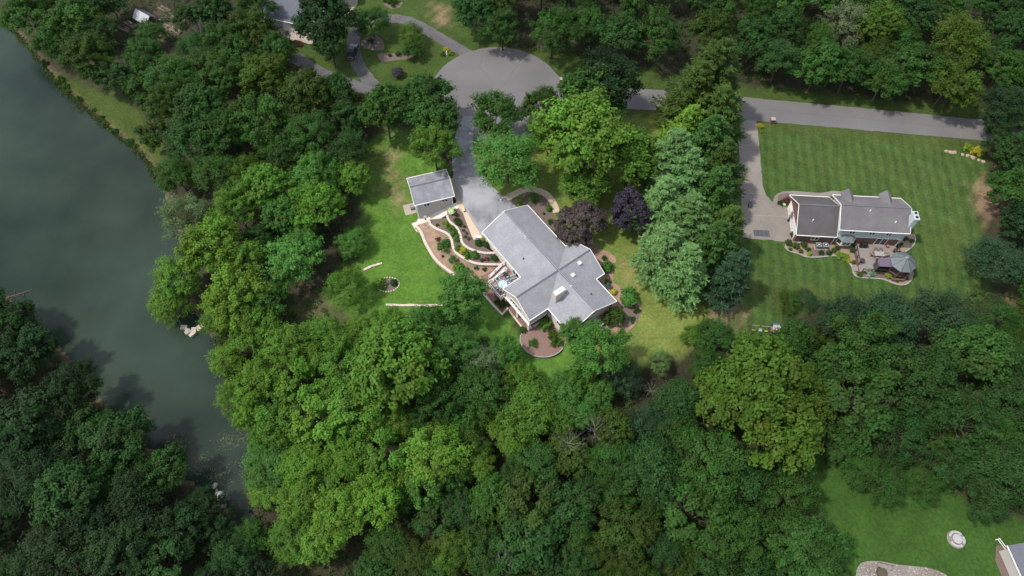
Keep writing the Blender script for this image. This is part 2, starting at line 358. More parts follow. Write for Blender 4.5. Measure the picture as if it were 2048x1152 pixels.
paint([(735, 285), (800, 262), (850, 300), (905, 350), (850, 440), (890, 540), (960, 570), (1060, 680), (1160, 690), (1160, 790), (1040, 770), (960, 650), (900, 625), (700, 640), (640, 600), (700, 520), (735, 450), (700, 350)], LB)
paint([(750, 400), (790, 430), (810, 500), (870, 560), (760, 600), (730, 540)], (.068, .145, .018), 4, .8)
paint([(735, 300), (790, 285), (800, 340), (760, 400), (730, 380)], (.075, .120, .024), 3, .7)
paint([(870, 600), (970, 640), (1050, 720), (1000, 740), (900, 660)], (.035, .105, .012), 3, .7)
paint([(100, 140), (190, 175), (260, 200), (330, 290), (330, 330), (290, 325), (200, 250), (120, 175)], (.045, .070, .014))
paint([(1580, 900), (1700, 920), (1870, 940), (1960, 1020), (2100, 1060), (2100, 1250), (1700, 1250), (1650, 1060)], (.034, .080, .013))
paint([(1720, 1000), (1800, 1000), (1880, 1080), (1800, 1110), (1700, 1090)], (.032, .070, .010), 4, .6)
paint([(560, 610), (650, 600), (700, 640), (620, 650)], (.06, .08, .025))
DIRT = (.26, .175, .11)
for q in ([(762, 312), (778, 306), (790, 318), (772, 324)], [(785, 350), (797, 352), (800, 385), (812, 405), (795, 412), (780, 385)], [(1952, 365), (1995, 375), (2003, 420), (1985, 445), (1950, 415)],
          [(2020, 590), (2070, 600), (2070, 640), (2035, 620)], [(1360, 568), (1395, 570), (1400, 600), (1372, 592)], [(1255, 525), (1262, 540), (1258, 560), (1248, 545)], [(868, 12), (895, 22), (892, 52), (872, 40)], [(1435, 590), (1470, 600), (1480, 640), (1430, 640)]):
    paint(q, DIRT, 2.2, .62)
for q in ([(480, 60), (520, 60), (520, 110), (480, 100)], [(600, 560), (660, 560), (660, 620), (600, 620)], [(270, 20), (340, 20), (370, 80), (420, 140), (380, 150), (300, 60)]):
    paint(q, (.10, .08, .052), 2, .55)
# shore mud line
DL, il = sdist(X, Y, LAKE); a = sm(1-np.abs(np.where(il, -DL, DL)-.3)/1.3)*.6
colr[:] = colr*(1-a[:, None])+np.array((.16, .12, .08))*a[:, None]
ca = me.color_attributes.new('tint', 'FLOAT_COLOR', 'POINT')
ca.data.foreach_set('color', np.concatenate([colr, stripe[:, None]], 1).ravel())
gm = bpy.data.materials.new('grass_and_forest_floor'); gm.use_nodes = True; nt = gm.node_tree; L = nt.links; b = nt.nodes['Principled BSDF']
b.inputs['Roughness'].default_value = .95; b.inputs['Specular IOR Level'].default_value = .15
at = N(nt, 'ShaderNodeAttribute', attribute_name='tint'); geo = N(nt, 'ShaderNodeNewGeometry')
def nscale(sc, lo, hi, det=5.0, rough=.65):
    n = N(nt, 'ShaderNodeTexNoise', Scale=sc, Detail=det, Roughness=rough); L.new(geo.outputs['Position'], n.inputs['Vector'])
    r = N(nt, 'ShaderNodeMapRange'); r.inputs[1].default_value = .3; r.inputs[2].default_value = .7; r.inputs[3].default_value = lo; r.inputs[4].default_value = hi
    L.new(n.outputs['Fac'], r.inputs[0]); return r.outputs[0], n
f1, _n = nscale(.22, .78, 1.2); f2, _n = nscale(1.9, .68, 1.30); f3, nn = nscale(9.0, .64, 1.34)
def mul(a, b):
    m = N(nt, 'ShaderNodeMath', operation='MULTIPLY'); L.new(a, m.inputs[0]); L.new(b, m.inputs[1]); return m.outputs[0]
fac = mul(mul(f1, f2), f3)
# mowing stripes: bands of bent grass on the neighbour's lawn
def bands(rot, per, amt):
    mp = N(nt, 'ShaderNodeMapping'); mp.inputs['Rotation'].default_value = (0, 0, rot); L.new(geo.outputs['Position'], mp.inputs[0])
    wv = N(nt, 'ShaderNodeTexWave', Scale=1.0/per/3.18*1.0, Distortion=3.0, Detail=3.0); wv.bands_direction = 'X'; L.new(mp.outputs[0], wv.inputs[0])
    r = N(nt, 'ShaderNodeMapRange'); r.inputs[1].default_value = .3; r.inputs[2].default_value = .7; r.inputs[3].default_value = -amt; r.inputs[4].default_value = amt; L.new(wv.outputs['Fac'], r.inputs[0])
    m = mul(r.outputs[0], at.outputs['Alpha']); a = N(nt, 'ShaderNodeMath', operation='ADD'); a.inputs[1].default_value = 1; L.new(m, a.inputs[0]); return a.outputs[0]
fac = mul(fac, bands(R_(8), 2.0, .11)); fac = mul(fac, bands(R_(-52), 3.4, .05))
vs = N(nt, 'ShaderNodeVectorMath', operation='SCALE'); L.new(at.outputs['Color'], vs.inputs[0]); L.new(fac, vs.inputs['Scale'])
# dry straw patches in the grass
nd = N(nt, 'ShaderNodeTexNoise', Scale=.55, Detail=8.0, Roughness=.7); L.new(geo.outputs['Position'], nd.inputs['Vector'])
rd = N(nt, 'ShaderNodeMapRange'); rd.inputs[1].default_value = .46; rd.inputs[2].default_value = .78; rd.inputs[3].default_value = 0; rd.inputs[4].default_value = .4; L.new(nd.outputs['Fac'], rd.inputs[0])
mv = N(nt, 'ShaderNodeVectorMath', operation='MULTIPLY'); mv.inputs[1].default_value = (1.75, 1.05, 1.5); L.new(vs.outputs[0], mv.inputs[0])
mx = N(nt, 'ShaderNodeMixRGB'); L.new(rd.outputs[0], mx.inputs[0]); L.new(vs.outputs[0], mx.inputs[1]); L.new(mv.outputs[0], mx.inputs[2])
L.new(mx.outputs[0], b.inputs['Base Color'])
bp = N(nt, 'ShaderNodeBump', Strength=.9, Distance=.12); L.new(nn.outputs['Fac'], bp.inputs['Height']); L.new(bp.outputs[0], b.inputs['Normal'])
me.materials.append(gm)
o = bpy.data.objects.new('ground', me); COL.objects.link(o); o['kind'] = 'structure'
# lake
wm = bpy.data.materials.new('murky_lake_water'); wm.use_nodes = True; nt = wm.node_tree; L = nt.links; b = nt.nodes['Principled BSDF']
geo = N(nt, 'ShaderNodeNewGeometry')
n1 = N(nt, 'ShaderNodeTexNoise', Scale=.035, Detail=9.0); L.new(geo.outputs['Position'], n1.inputs['Vector'])
r = N(nt, 'ShaderNodeValToRGB'); r.color_ramp.elements[0].position = .35; r.color_ramp.elements[1].position = .65
r.color_ramp.elements[0].color = (.009, .018, .012, 1); r.color_ramp.elements[1].color = (.030, .047, .032, 1)
L.new(n1.outputs['Fac'], r.inputs[0]); L.new(r.outputs[0], b.inputs['Base Color'])
b.inputs['Roughness'].default_value = .1; b.inputs['IOR'].default_value = 1.33; b.inputs['Specular IOR Level'].default_value = .3
n2 = N(nt, 'ShaderNodeTexNoise', Scale=2.2, Detail=6.0, Roughness=.6); mp = N(nt, 'ShaderNodeMapping'); mp.inputs['Scale'].default_value = (1, 1.8, 1); mp.inputs['Rotation'].default_value = (0, 0, .6)
L.new(geo.outputs['Position'], mp.inputs[0]); L.new(mp.outputs[0], n2.inputs['Vector'])
bp = N(nt, 'ShaderNodeBump', Strength=.4, Distance=.05); L.new(n2.outputs['Fac'], bp.inputs['Height']); L.new(bp.outputs[0], b.inputs['Normal'])
lb = MB(); lb.prism([(-600, 40), (-300, 15), (-120, 12), (-40, 8), (-38, 40), (-40, 90), (-60, 125), (-90, 160), (-300, 400), (-600, 400)], LAKE_Z-2.8, LAKE_Z)
lb.build('lake', wm, kind='structure')
# ================================================================== roads, drives, paths (flat ground at z = 0)
RZ = .06
def rough(poly, amp=.12, step=.8, seed=3):
    "slightly crumbled outline"
    rr = random.Random(seed); out = []
    for a, c in zip(poly, list(poly[1:])+[poly[0]]):
        L_ = math.hypot(c[0]-a[0], c[1]-a[1]); n = max(1, int(L_/step))
        for i in range(n): out.append((a[0]+(c[0]-a[0])*i/n+(rr.uniform(-amp, amp) if i else 0), a[1]+(c[1]-a[1])*i/n+(rr.uniform(-amp, amp) if i else 0)))
    return out
def flat(name, poly, m, z=RZ, z0=-.4, kind='structure', **kw):
    if name in ('road', 'driveway', 'planting_bed'): poly = rough(poly, .1)
    return MB().prism(poly, z0, z).build(name, m, kind=kind, **kw)
def pz(pts, z=0.0): return [P(a, b, z)[:2] for a, b in pts]
CC = (-3.4, 112.0)
edge_t = pz([(1126, 160), (1180, 166), (1280, 177), (1340, 182), (1490, 195), (1700, 214), (1945, 238), (2160, 256)])
edge_b = pz([(2160, 305), (1940, 279), (1700, 258), (1500, 241), (1340, 223), (1270, 219), (1180, 214), (1120, 212)])
arc = [(CC[0]+14.4*math.cos(R_(t)), CC[1]+14.4*math.sin(R_(t))) for t in range(26, 250, 8)]
tail = pz([(936, 252), (950, 252)]); arc2 = [(CC[0]+14.4*math.cos(R_(t)), CC[1]+14.4*math.sin(R_(t))) for t in (268, 280, 295, 310)]
flat('road', arc+arc2+edge_b[::-1]+edge_t[::-1], 'asphalt')
def crack(pts, seed, z, wd=.07):
    rr = random.Random(seed); p = [np.array(q) for q in pts]; out = []
    for a, c in zip(p, p[1:]):
        n = max(2, int(np.hypot(*(c-a))/.7))
        for i in range(n): out.append(tuple(a+(c-a)*i/n+np.array([rr.uniform(-.16, .16), rr.uniform(-.16, .16)])))
    return MB().ribbon(out, wd, z-.05, z)
cb_ = MB(); rr = random.Random(12)
for k in range(16):
    x = P(1290+k*58, 205+k*3.6)[0]; y0 = P(1290+k*58, 182+k*4.1)[1]; y1 = P(1290+k*58, 218+k*3.7)[1]; x += rr.uniform(-1.5, 1.5); c_ = crack([(x, y0-.2), (x+rr.uniform(-1.2, 1.2), (y0+y1)/2), (x+rr.uniform(-2, 2), y1+.3)], k, RZ+.004, rr.uniform(.03, .07)); cb_.add(c_.v, c_.f)
c_ = crack(pz([(1270, 199), (1400, 206), (1600, 226), (1940, 259)]), 99, RZ+.006, .05); cb_.add(c_.v, c_.f)
for k in range(7):
    a = k*.9; c_ = crack([(CC[0]+3*math.cos(a), CC[1]+3*math.sin(a)), (CC[0]+9*math.cos(a+.2), CC[1]+9*math.sin(a+.2)), (CC[0]+13.6*math.cos(a), CC[1]+13.6*math.sin(a))], 50+k, RZ+.008+.001*k, .05); cb_.add(c_.v, c_.f)
cb_.build('tar_seams', 'tar', kind='stuff')
# our drive, down to the garage end of the long wing
dl = cr([(928, 232), (914, 262), (905, 300), (906, 345), (919, 388), (938, 425), (952, 450)], False, 4)
dr = cr([(948, 232), (947, 262), (947, 300), (958, 335), (980, 368), (1005, 392), (1031, 412)], False, 4)
flat('driveway', pz(dl)+[hw(-15.3, -4.9), hw(-15.3, 5.0)]+pz(dr)[::-1], 'blacktop', .07, -1.5)
kb = pz(cr([(908, 352), (921, 394), (941, 432), (958, 459), (966, 472)], False, 4))
MB().ribbon(kb, .45, -2.5, .16).build('kerb', 'kerbcon', kind='structure')
# loop drives at the top left
def z5(pts): return [(500+a*.2257, b*.2257) for a, b in pts]
def track(name, pts, wd, m, z, sm_=5):
    p = cr([P(a, b)[:2] for a, b in z5(pts)], False, sm_)
    p = [(a+.1*math.sin(i*2.1), b_+.1*math.cos(i*1.7)) for i, (a, b_) in enumerate(p)]
    MB().ribbon(p, wd, -.3, z).build(name, m, kind='structure')
track('driveway', [(395, 500), (520, 590), (680, 670), (880, 745), (1060, 800), (1180, 825), (1340, 830), (1500, 800), (1680, 760)], 3.1, 'olddrive', .05)
track('driveway', [(1150, 820), (1060, 720), (990, 630), (945, 540), (920, 440), (918, 340), (945, 275)], 2.9, 'olddrive', .055)
track('driveway', [(1130, 170), (1240, 165), (1380, 180), (1500, 230), (1620, 300), (1740, 370), (1860, 440), (1960, 500)], 2.9, 'olddrive', .05)
track('driveway', [(915, 330), (940, 250), (1000, 200), (1060, 180), (1150, 168)], 2.6, 'olddrive', .045)
flat('walkway', pz(z5([(230, 260), (330, 240), (420, 300), (640, 350), (640, 385), (520, 390), (400, 350), (290, 440), (240, 400)])), 'concrete', .05)
flat('walkway', pz(z5([(800, 130), (870, 60), (900, -40), (960, -60), (950, 40), (850, 150)])), 'concrete', .05)
# neighbour's concrete drive
flat('driveway', pz([(1470, 232), (1513, 238), (1519, 300), (1525, 370), (1532, 391), (1544, 404), (1560, 400), (1592, 396), (1592, 484), (1500, 478), (1484, 474), (1482, 388), (1478, 300)]), 'drivecon', .05)
for a, b in (((1482, 386), (1530, 388)), ((1480, 340), (1522, 341)), ((1478, 290), (1518, 291)), ((1486, 430), (1590, 434))):
    MB().ribbon(pz([a, b]), .07, .04, .056).build('joint', 'kerbcon', kind='structure')
wp = cr([(1553, 410), (1554, 397), (1566, 389), (1590, 387), (1640, 391), (1668, 387), (1690, 389)], False, 5)
MB().ribbon(pz(wp), 1.2, -.2, .055).build('walkway', 'drivecon', kind='structure')
# curved front walk and its bed, by the main house
wl = cr([(1003, 405), (1012, 398), (1030, 388), (1052, 379), (1072, 380), (1094, 390), (1107, 407), (1113, 425)], False, 6)
MB().ribbon(pz(wl), 1.35, -.3, .05).build('walkway', 'tanwalk', kind='structure')
MB().ribbon(pz([(a+(a-1062)*.045, b-4.2) for a, b in wl]), .22, -.3, .09).build('path_edging', 'capblock', kind='structure')
flat('planting_bed', pz(cr([(1008, 408), (1030, 396), (1054, 386), (1072, 387), (1090, 397), (1101, 412), (1108, 432), (1135, 470), (1150, 490), (1130, 500), (1100, 480), (1060, 430), (1020, 420)], True, 4)), 'mulch', .03, -.5)
# ================================================================== terraced garden between shed and house
def q2(pts, z=0.0): return [P(780+a*.2083, 320+b*.2083, z)[:2] for a, b in pts]
MB().prism(q2([(636, 398), (690, 384), (745, 440), (835, 585), (900, 690), (925, 772), (860, 776), (800, 762), (742, 622), (700, 505), (660, 462)]), -3, .02).build('walkway', 'tanwalk', kind='structure')
MB().prism(q2([(575, 180), (618, 165), (690, 380), (640, 398), (612, 330)]), -3, .0).build('walkway', 'concrete', kind='structure')
w1 = q2(cr([(548, 535), (570, 590), (640, 650), (675, 720), (692, 790), (740, 840), (820, 875), (920, 896), (1030, 892)], False, 5), -.3)
w2 = q2(cr([(372, 572), (388, 622), (440, 658), (510, 690), (566, 722), (592, 775), (604, 835), (636, 892), (705, 942), (785, 982), (880, 1002), (1075, 1006)], False, 5), -.95)
w3 = q2(cr([(243, 628), (298, 692), (332, 780), (380, 868), (430, 945), (500, 1015), (590, 1082), (625, 1100)], False, 5), -1.5)
def to_house(path):
    "carry a wall path on to the house wall"
    x, y = path[-1]; s = (x-HO[0])*math.cos(HA)+(y-HO[1])*math.sin(HA); path.append(hw(s+.3, -4.75)); return s+.3
s1 = to_house(w1); s2 = to_house(w2)
MB().prism(q2([(552, 470), (662, 462), (700, 505), (742, 622), (800, 762), (925, 772)], -.3)+[hw(-14.5, -4.7)]+w1[::-1], -3.4, -.30).build('planting_bed', 'mulch', kind='structure')
MB().prism(w1+w2[::-1], -3.4, -.97).build('planting_bed', 'mulch', kind='structure')
MB().prism(w2+[hw(-8.6, -4.7)]+q2([(1000, 1030), (985, 1060), (900, 1100), (870, 1140), (760, 1140), (660, 1120)], -1.5)+w3[::-1], -4.0, -1.56).build('planting_bed', 'sandbed', kind='structure')
def block_wall(path, zt, zb, wd, label, cat='retaining wall', courses=4, group=None):
    x0, y0 = path[0]; t = thing('retaining_wall', label, cat, (0, 0, 0), 0, group)
    hgt = (zt-.08-zb)/courses
    for k in range(courses):
        MB().ribbon(path, wd-.02*(k % 2), zb+k*hgt+.006, zb+(k+1)*hgt-.012).build('block_course', 'block', t)
    # separate cap stones along the top
    L = [0.0]
    for a, b in zip(path, path[1:]): L.append(L[-1]+math.hypot(b[0]-a[0], b[1]-a[1]))
    n = max(1, int(L[-1]/.48)); proto = None; rr = random.Random(len(path)*7+n)
    for i in range(n):
        d = (i+.5)*L[-1]/n; j = max(k for k in range(len(L)-1) if L[k] <= d); u = (d-L[j])/max(L[j+1]-L[j], 1e-6)
        x = path[j][0]*(1-u)+path[j+1][0]*u; y = path[j][1]*(1-u)+path[j+1][1]*u
        a = math.atan2(path[j+1][1]-path[j][1], path[j+1][0]-path[j][0])
        if proto is None: proto = MB().box((0, 0, 0), (L[-1]/n-.025, wd+.1, .09)).mesh('cap_stone', 'capblock')
        o = bpy.data.objects.new('cap_stone', proto); COL.objects.link(o); o.parent = t
        o.location = (x, y, zt-.04+rr.uniform(-.008, .008)); o.rotation_euler = (0, 0, a+rr.uniform(-.03, .03))
    return t
block_wall(w1, -.13, -1.1, .34, 'upper curved block retaining wall below the mulched shrubs beside the tan walkway')
block_wall(w2, -.80, -1.7, .38, 'middle curved block retaining wall above the sandy bed, starting at the pale ramp')
block_wall(w3, -1.42, -3.0, .42, 'lowest block retaining wall edging the sandy bed along the green lawn')
# bed under the deck and red mulch circle
def qD(pts, z=-1.6): return [P(960+a*.1389, 510+b*.1389, z)[:2] for a, b in pts]
def zs(y): return float(-1.72)
bedz = -1.62
MB().prism(qD([(60, 545), (80, 590), (200, 730), (320, 850), (400, 760), (420, 690), (380, 560), (300, 400), (120, 390), (60, 430)], bedz)+[], -4.2, bedz).build('planting_bed', 'redmulch', kind='structure')
MB().prism([hw(-9.4, -4.7), hw(-3.6, -4.7), hw(-3.6, -9.2), hw(-6.5, -10.6)]+qD([(120, 390), (60, 430), (20, 420), (0, 380), (60, 270), (150, 230), (190, 170), (240, 160), (280, 170)], bedz), -4.2, bedz+.03).build('patio', 'brickpav', kind='structure')
MB().ribbon(qD([(40, 545), (80, 592), (200, 733), (320, 854), (402, 764)], bedz), .4, -3.2, bedz+.10).build('stone_edging', 'capblock', kind='structure')
pz_ = -1.86
MB().prism(qD([(385, 640), (420, 690), (400, 760), (470, 860), (600, 1025), (660, 1075), (700, 1085), (760, 1000), (1000, 850), (960, 740), (500, 600)], pz_), -4.2, pz_).build('patio', 'brickpav', kind='structure')
MB().ribbon(qD(cr([(402, 764), (470, 868), (600, 1032), (655, 1080)], False, 4), pz_), .3, -3.2, pz_+.07).build('stone_edging', 'capblock', kind='structure')
def q1(pts, z=0.0): return [P(700+a*.3819, 300+b*.3819, z)[:2] for a, b in pts]
rim = cr([(930, 935), (897, 965), (893, 1005), (915, 1045), (960, 1075), (1010, 1085), (1060, 1078), (1105, 1050), (1130, 1000), (1130, 950), (1090, 900), (1045, 865), (1000, 880), (960, 905)], True, 4)
pr = q1(rim, -1.9)
MB().prism(pr, -4.2, -1.88).build('planting_bed', 'redmulch', kind='structure')
MB().ribbon(pr[2:40], .16, -4.0, -1.80).build('bed_edging', 'kerbcon', kind='structure')
# beds on the north-east and south-east of the main house
flat('planting_bed', q1(cr([(1262, 515), (1300, 520), (1345, 530), (1388, 560), (1390, 590), (1370, 600), (1378, 640), (1378, 690), (1410, 715), (1450, 740), (1500, 770), (1525, 830), (1515, 880), (1480, 930), (1440, 960), (1380, 985), (1330, 960), (1260, 935), (1200, 900), (1180, 860), (1380, 800), (1290, 660), (1330, 650), (1240, 540)], True, 3)), 'sandbed', .04, -.6)
flat('planting_bed', q1(cr([(1440, 800), (1500, 800), (1518, 850), (1500, 900), (1440, 930), (1400, 880)], True, 3)), 'mulch', .055, -.6)
flat('planting_bed', q1(cr([(1040, 430), (1100, 440), (1250, 480), (1300, 520), (1250, 560), (1200, 520), (1130, 500)], True, 3)), 'redmulch', .05, -.6)
# ================================================================== shed
SA = R_(16.6); SO = (-18.56, 80.2)
def sw_(x, y): return SO[0]+math.cos(SA)*x-math.sin(SA)*y, SO[1]+math.sin(SA)*x+math.cos(SA)*y
def window(parent, c, wd, ht, rz, depth_=.09, bars=1, frame='white', glass='glass', side=1, name='window'):
    "window lying in a wall plane; rz is the direction of the wall's length; faces side*normal"
    c = Vector(c); u = Vector((math.cos(rz), math.sin(rz), 0)); nrm = Vector((math.sin(rz), -math.cos(rz), 0))*side
    b = MB(); q = lambda a, z: c+u*a+Vector((0, 0, z))+nrm*.03
    t = .09
    b.bar(q(-wd/2, -ht/2), q(wd/2, -ht/2), depth_, t); b.bar(q(-wd/2, ht/2), q(wd/2, ht/2), depth_, t)
    for k in range(bars+2):
        a = -wd/2+wd*k/(bars+1); b.bar(q(a, -ht/2), q(a, ht/2), t, depth_)
    f = b.build(name, frame, parent)
    for k in range(bars+1):
        a = -wd/2+wd*(k+.5)/(bars+1)
        g = MB(); g.box(tuple(c+u*a+nrm*.02), (wd/(bars+1)-.06, .02, ht-.08), rz); g.build('pane', glass, f)
    return f
def gable_roof(t, x0, x1, y0, y1, ze, zr, m, cap=None, th=.14, trim='white', ridge='roofcap', gut=True, name='roof_slope', sidecap=True):
    "ridge along x"
    ym = (y0+y1)/2
    MB().slab([(x0, y0, ze), (x1, y0, ze), (x1, ym, zr), (x0, ym, zr)], th).build(name, m, t)
    MB().slab([(x0, ym, zr), (x1, ym, zr), (x1, y1, ze), (x0, y1, ze)], th).build(name, m, t)
    MB().bar((x0+.03, ym, zr+.02), (x1-.03, ym, zr+.02), .26, .06).build('ridge_cap', ridge, t)
    if trim:
        for y, s in ((y0, -1), (y1, 1)): MB().box(((x0+x1)/2, y+s*.05, ze-.06), (x1-x0, .11, .13)).build('gutter', trim, t)
        for x, s in ((x0, -1), (x1, 1)):
            b = MB(); b.bar((x+s*.035, y0, ze-.05), (x+s*.035, ym, zr-.05), .07, .17); b.bar((x+s*.035, ym, zr-.05), (x+s*.035, y1, ze-.05), .07, .17); b.build('bargeboard', trim, t)
def gable_walls(t, x0, x1, y0, y1, zb, ze, ze_y, slope, m, name='wall'):
    "body with gable ends; slope = rise per metre from the eave line at ze_y"
    ym = (y0+y1)/2; zt = ze
    b = MB(); vs = []
    zr = ze+slope*(ym-y0)
    for x in (x0, x1):
        vs += [(x, y0, zb), (x, y1, zb), (x, y1, ze), (x, ym, zr), (x, y0, ze)]
    b.add(vs, [(0, 4, 3, 2, 1), (5, 6, 7, 8, 9), (0, 5, 9, 4), (1, 2, 7, 6), (2, 3, 8, 7), (3, 4, 9, 8), (0, 1, 6, 5)])
    return b.build(name, m, t)
def laps(t, x0, x1, y, z0, z1, m, side=-1, step=.3, along='x'):
    "shadow-casting lap edges of the siding along one wall"
    b = MB(); z = z0+step
    while z < z1-.05:
        if along == 'x': b.box(((x0+x1)/2, y+side*.012, z), (x1-x0, .03, .03))
        else: b.box((y+side*.012, (x0+x1)/2, z), (.03, x1-x0, .03))
        z += step
    return b.build('siding_lap', m, t, kind='stuff')
t = thing('garden_shed', 'small grey-roofed two-level outbuilding beside the top of the driveway', 'outbuilding', (SO[0], SO[1], 0), SA)
ze, zr = 2.5, 3.95
gable_walls(t, .35, 7.45, .35, 6.45, -3.4, ze-.02, .35, .40, 'greysid')
gable_roof(t, 0, 7.85, 0, 6.8, ze, zr, 'shedroof')
laps(t, .4, 7.4, .35, -2.4, 2.3, 'greysid', step=.33)
for x in (2.35, 5.95): window(t, (x, .35, 1.42), 1.2, .8, 0, bars=1)
MB().box((.42, .31, -.1), (.16, .1, 4.7)).build('corner_board', 'white', t)
MB().box((.31, .42, -.1), (.1, .16, 4.7)).build('corner_board', 'white', t)
MB().box((7.38, .31, .95), (.16, .1, 2.7)).build('corner_board', 'white', t)
f = MB().box((.30, 2.2, -1.3), (.08, .95, 2.05)).build('door', 'white', t); MB().box((.25, 1.85, -1.3), (.04, .06, .12)).build('handle', 'black', f)
f = MB().box((7.49, 3.6, 1.1), (.06, 2.7, 2.15)).build('garage_door', 'white', t)
for k in range(3): MB().box((7.53, 3.6, .5+k*.55), (.02, 2.6, .03)).build('groove', 'kerbcon', f)
MB().box((2.0, 5.1, 3.1), (.35, .35, .25)).build('roof_vent', 'darkgrey', t)
# ramp and pads
t = thing('ramp', 'bright pale concrete ramp sloping down along the front wall of the small outbuilding', 'ramp', (SO[0], SO[1], 0), SA)
b = MB(); b.prism([(1.6, .33), (8.3, .33), (8.6, -.9), (6.3, -1.35), (3.2, -1.75), (2.2, -1.75)], -4, lambda x, y: -2.36+2.36*min(1, max(0, (x-2.4)/5.6))); b.build('slab', 'whitecon', t)
b = MB(); b.bar((2.6, -1.85, -2.1), (6.3, -1.45, -.6), .2, .55); b.build('kerb', 'capblock', t)
MB().prism([sw_(.2, .35), sw_(1.62, .33), sw_(2.25, -1.8), sw_(1.4, -2.2), sw_(-.75, -2.6), sw_(-1.3, -.4), sw_(-.2, -.2)], -4, -2.37).build('patio', 'whitecon', kind='structure')
MB().prism(q2([(122, 440), (238, 408), (262, 500), (205, 522), (150, 534)], -2.4), -4, -2.33).build('patio', 'concrete', kind='structure')
# ================================================================== main house
H0 = thing('ranch_house', 'sprawling cross-gabled house with pale grey shingle roof and beige walls beside the terraced beds', 'house', (HO[0], HO[1], 0), HA)
ZE, ZR = 2.8, 5.3
wb = MB(); wb.prism([(-15.5, -4.85), (9.5, -4.85), (9.5, 4.85), (-15.5, 4.85)], -3.6, ZE-.1); wb.build('wall', 'siding', H0)
for x in (-15.5, 9.5):
    MB().add([(x-.1, -4.85, ZE-.1), (x+.1, -4.85, ZE-.1), (x-.1, 4.85, ZE-.1), (x+.1, 4.85, ZE-.1), (x-.1, 0, ZR-.12), (x+.1, 0, ZR-.12)], [(0, 2, 4), (1, 5, 3), (0, 4, 5, 1), (2, 3, 5, 4), (0, 1, 3, 2)]).build('gable', 'siding', H0)
MB().prism([(-3.5, -8.85), (3.5, -8.85), (3.5, -4.9), (-3.5, -4.9)], .15, ZE-.1).build('wall', 'siding', H0)
MB().prism([(-3.9, 4.9), (3.9, 4.9), (3.9, 6.75), (-3.9, 6.75)], -.6, ZE-.1).build('wall', 'siding', H0)
for y, wd in ((-8.85, 3.5), (6.75, 3.9)):
    MB().add([(-wd, y-.1, ZE-.1), (-wd, y+.1, ZE-.1), (wd, y-.1, ZE-.1), (wd, y+.1, ZE-.1), (0, y-.1, ZR-.14), (0, y+.1, ZR-.14)], [(0, 4, 2), (1, 3, 5), (0, 1, 5, 4), (2, 4, 5, 3), (0, 2, 3, 1)]).build('gable', 'siding', H0)
A_, B_ = 3.9, 4.3; OV, SN, NN = 5.25, -9.25, 7.2
def slope(pts): MB().slab(pts, .15).build('roof_slope', 'roof', H0)
e, r = ZE, ZR
slope([(-15.95, 0, r), (-15.95, -OV, e), (-A_, -OV, e), (0, 0, r)])
slope([(-15.95, 0, r), (0, 0, r), (-B_, OV, e), (-15.95, OV, e)])
slope([(0, 0, r), (A_, -OV, e), (9.95, -OV, e), (9.95, 0, r)])
slope([(0, 0, r), (9.95, 0, r), (9.95, OV, e), (B_, OV, e)])
slope([(0, 0, r), (-A_, -OV, e), (-A_, SN, e), (0, SN, r)])
slope([(0, 0, r), (0, SN, r), (A_, SN, e), (A_, -OV, e)])
slope([(0, 0, r), (0, NN, r), (-B_, NN, e), (-B_, OV, e)])
slope([(0, 0, r), (B_, OV, e), (B_, NN, e), (0, NN, r)])
MB().bar((-15.9, 0, r+.03), (9.9, 0, r+.03), .34, .07).build('ridge_vent', 'roofcap', H0)
MB().bar((-15.9, 0, r+.085), (9.9, 0, r+.085), .16, .05).build('ridge_cap', 'roof', H0)
MB().bar((0, SN+.05, r+.03), (0, -.2, r+.03), .26, .07).build('ridge_vent', 'roofcap', H0)
MB().bar((0, .2, r+.03), (0, NN-.05, r+.03), .26, .07).build('ridge_vent', 'roofcap', H0)
def gut(a, b): MB().bar(a, b, .12, .14).build('gutter', 'white', H0)
gz_ = e-.03
gut((-15.95, -OV-.06, gz_), (-A_-.1, -OV-.06, gz_)); gut((-15.95, OV+.06, gz_), (-B_-.1, OV+.06, gz_)); gut((A_+.1, -OV-.06, gz_), (9.95, -OV-.06, gz_)); gut((B_+.1, OV+.06, gz_), (9.95, OV+.06, gz_))
gut((-A_-.06, -OV, gz_), (-A_-.06, SN, gz_)); gut((A_+.06, -OV, gz_), (A_+.06, SN, gz_)); gut((-B_-.06, OV, gz_), (-B_-.06, NN, gz_)); gut((B_+.06, OV, gz_), (B_+.06, NN, gz_))
def barge(a, c, b): MB().bar(a, c, .09, .18).bar(c, b, .09, .18).build('bargeboard', 'white', H0)
barge((-15.99, -OV, e-.05), (-15.99, 0, r-.05), (-15.99, OV, e-.05)); barge((9.99, -OV, e-.05), (9.99, 0, r-.05), (9.99, OV, e-.05))
barge((-A_, SN-.04, e-.05), (0, SN-.04, r-.05), (A_, SN-.04, e-.05)); barge((-B_, NN+.04, e-.05), (0, NN+.04, r-.05), (B_, NN+.04, e-.05))
laps(H0, -15.4, -4, -4.85, -1.6, 2.6, 'siding', step=.3); laps(H0, 3.6, 9.4, -4.85, -1.9, 2.6, 'siding', step=.3); laps(H0, -4.8, 4.8, 9.5, 0, 2.7, 'siding', 1, .3, 'y')
laps(H0, -8.8, -4.9, 3.5, .2, 2.6, 'siding', 1, .3, 'y'); laps(H0, -3.4, 3.4, -8.85, .2, 2.7, 'siding', step=.3)
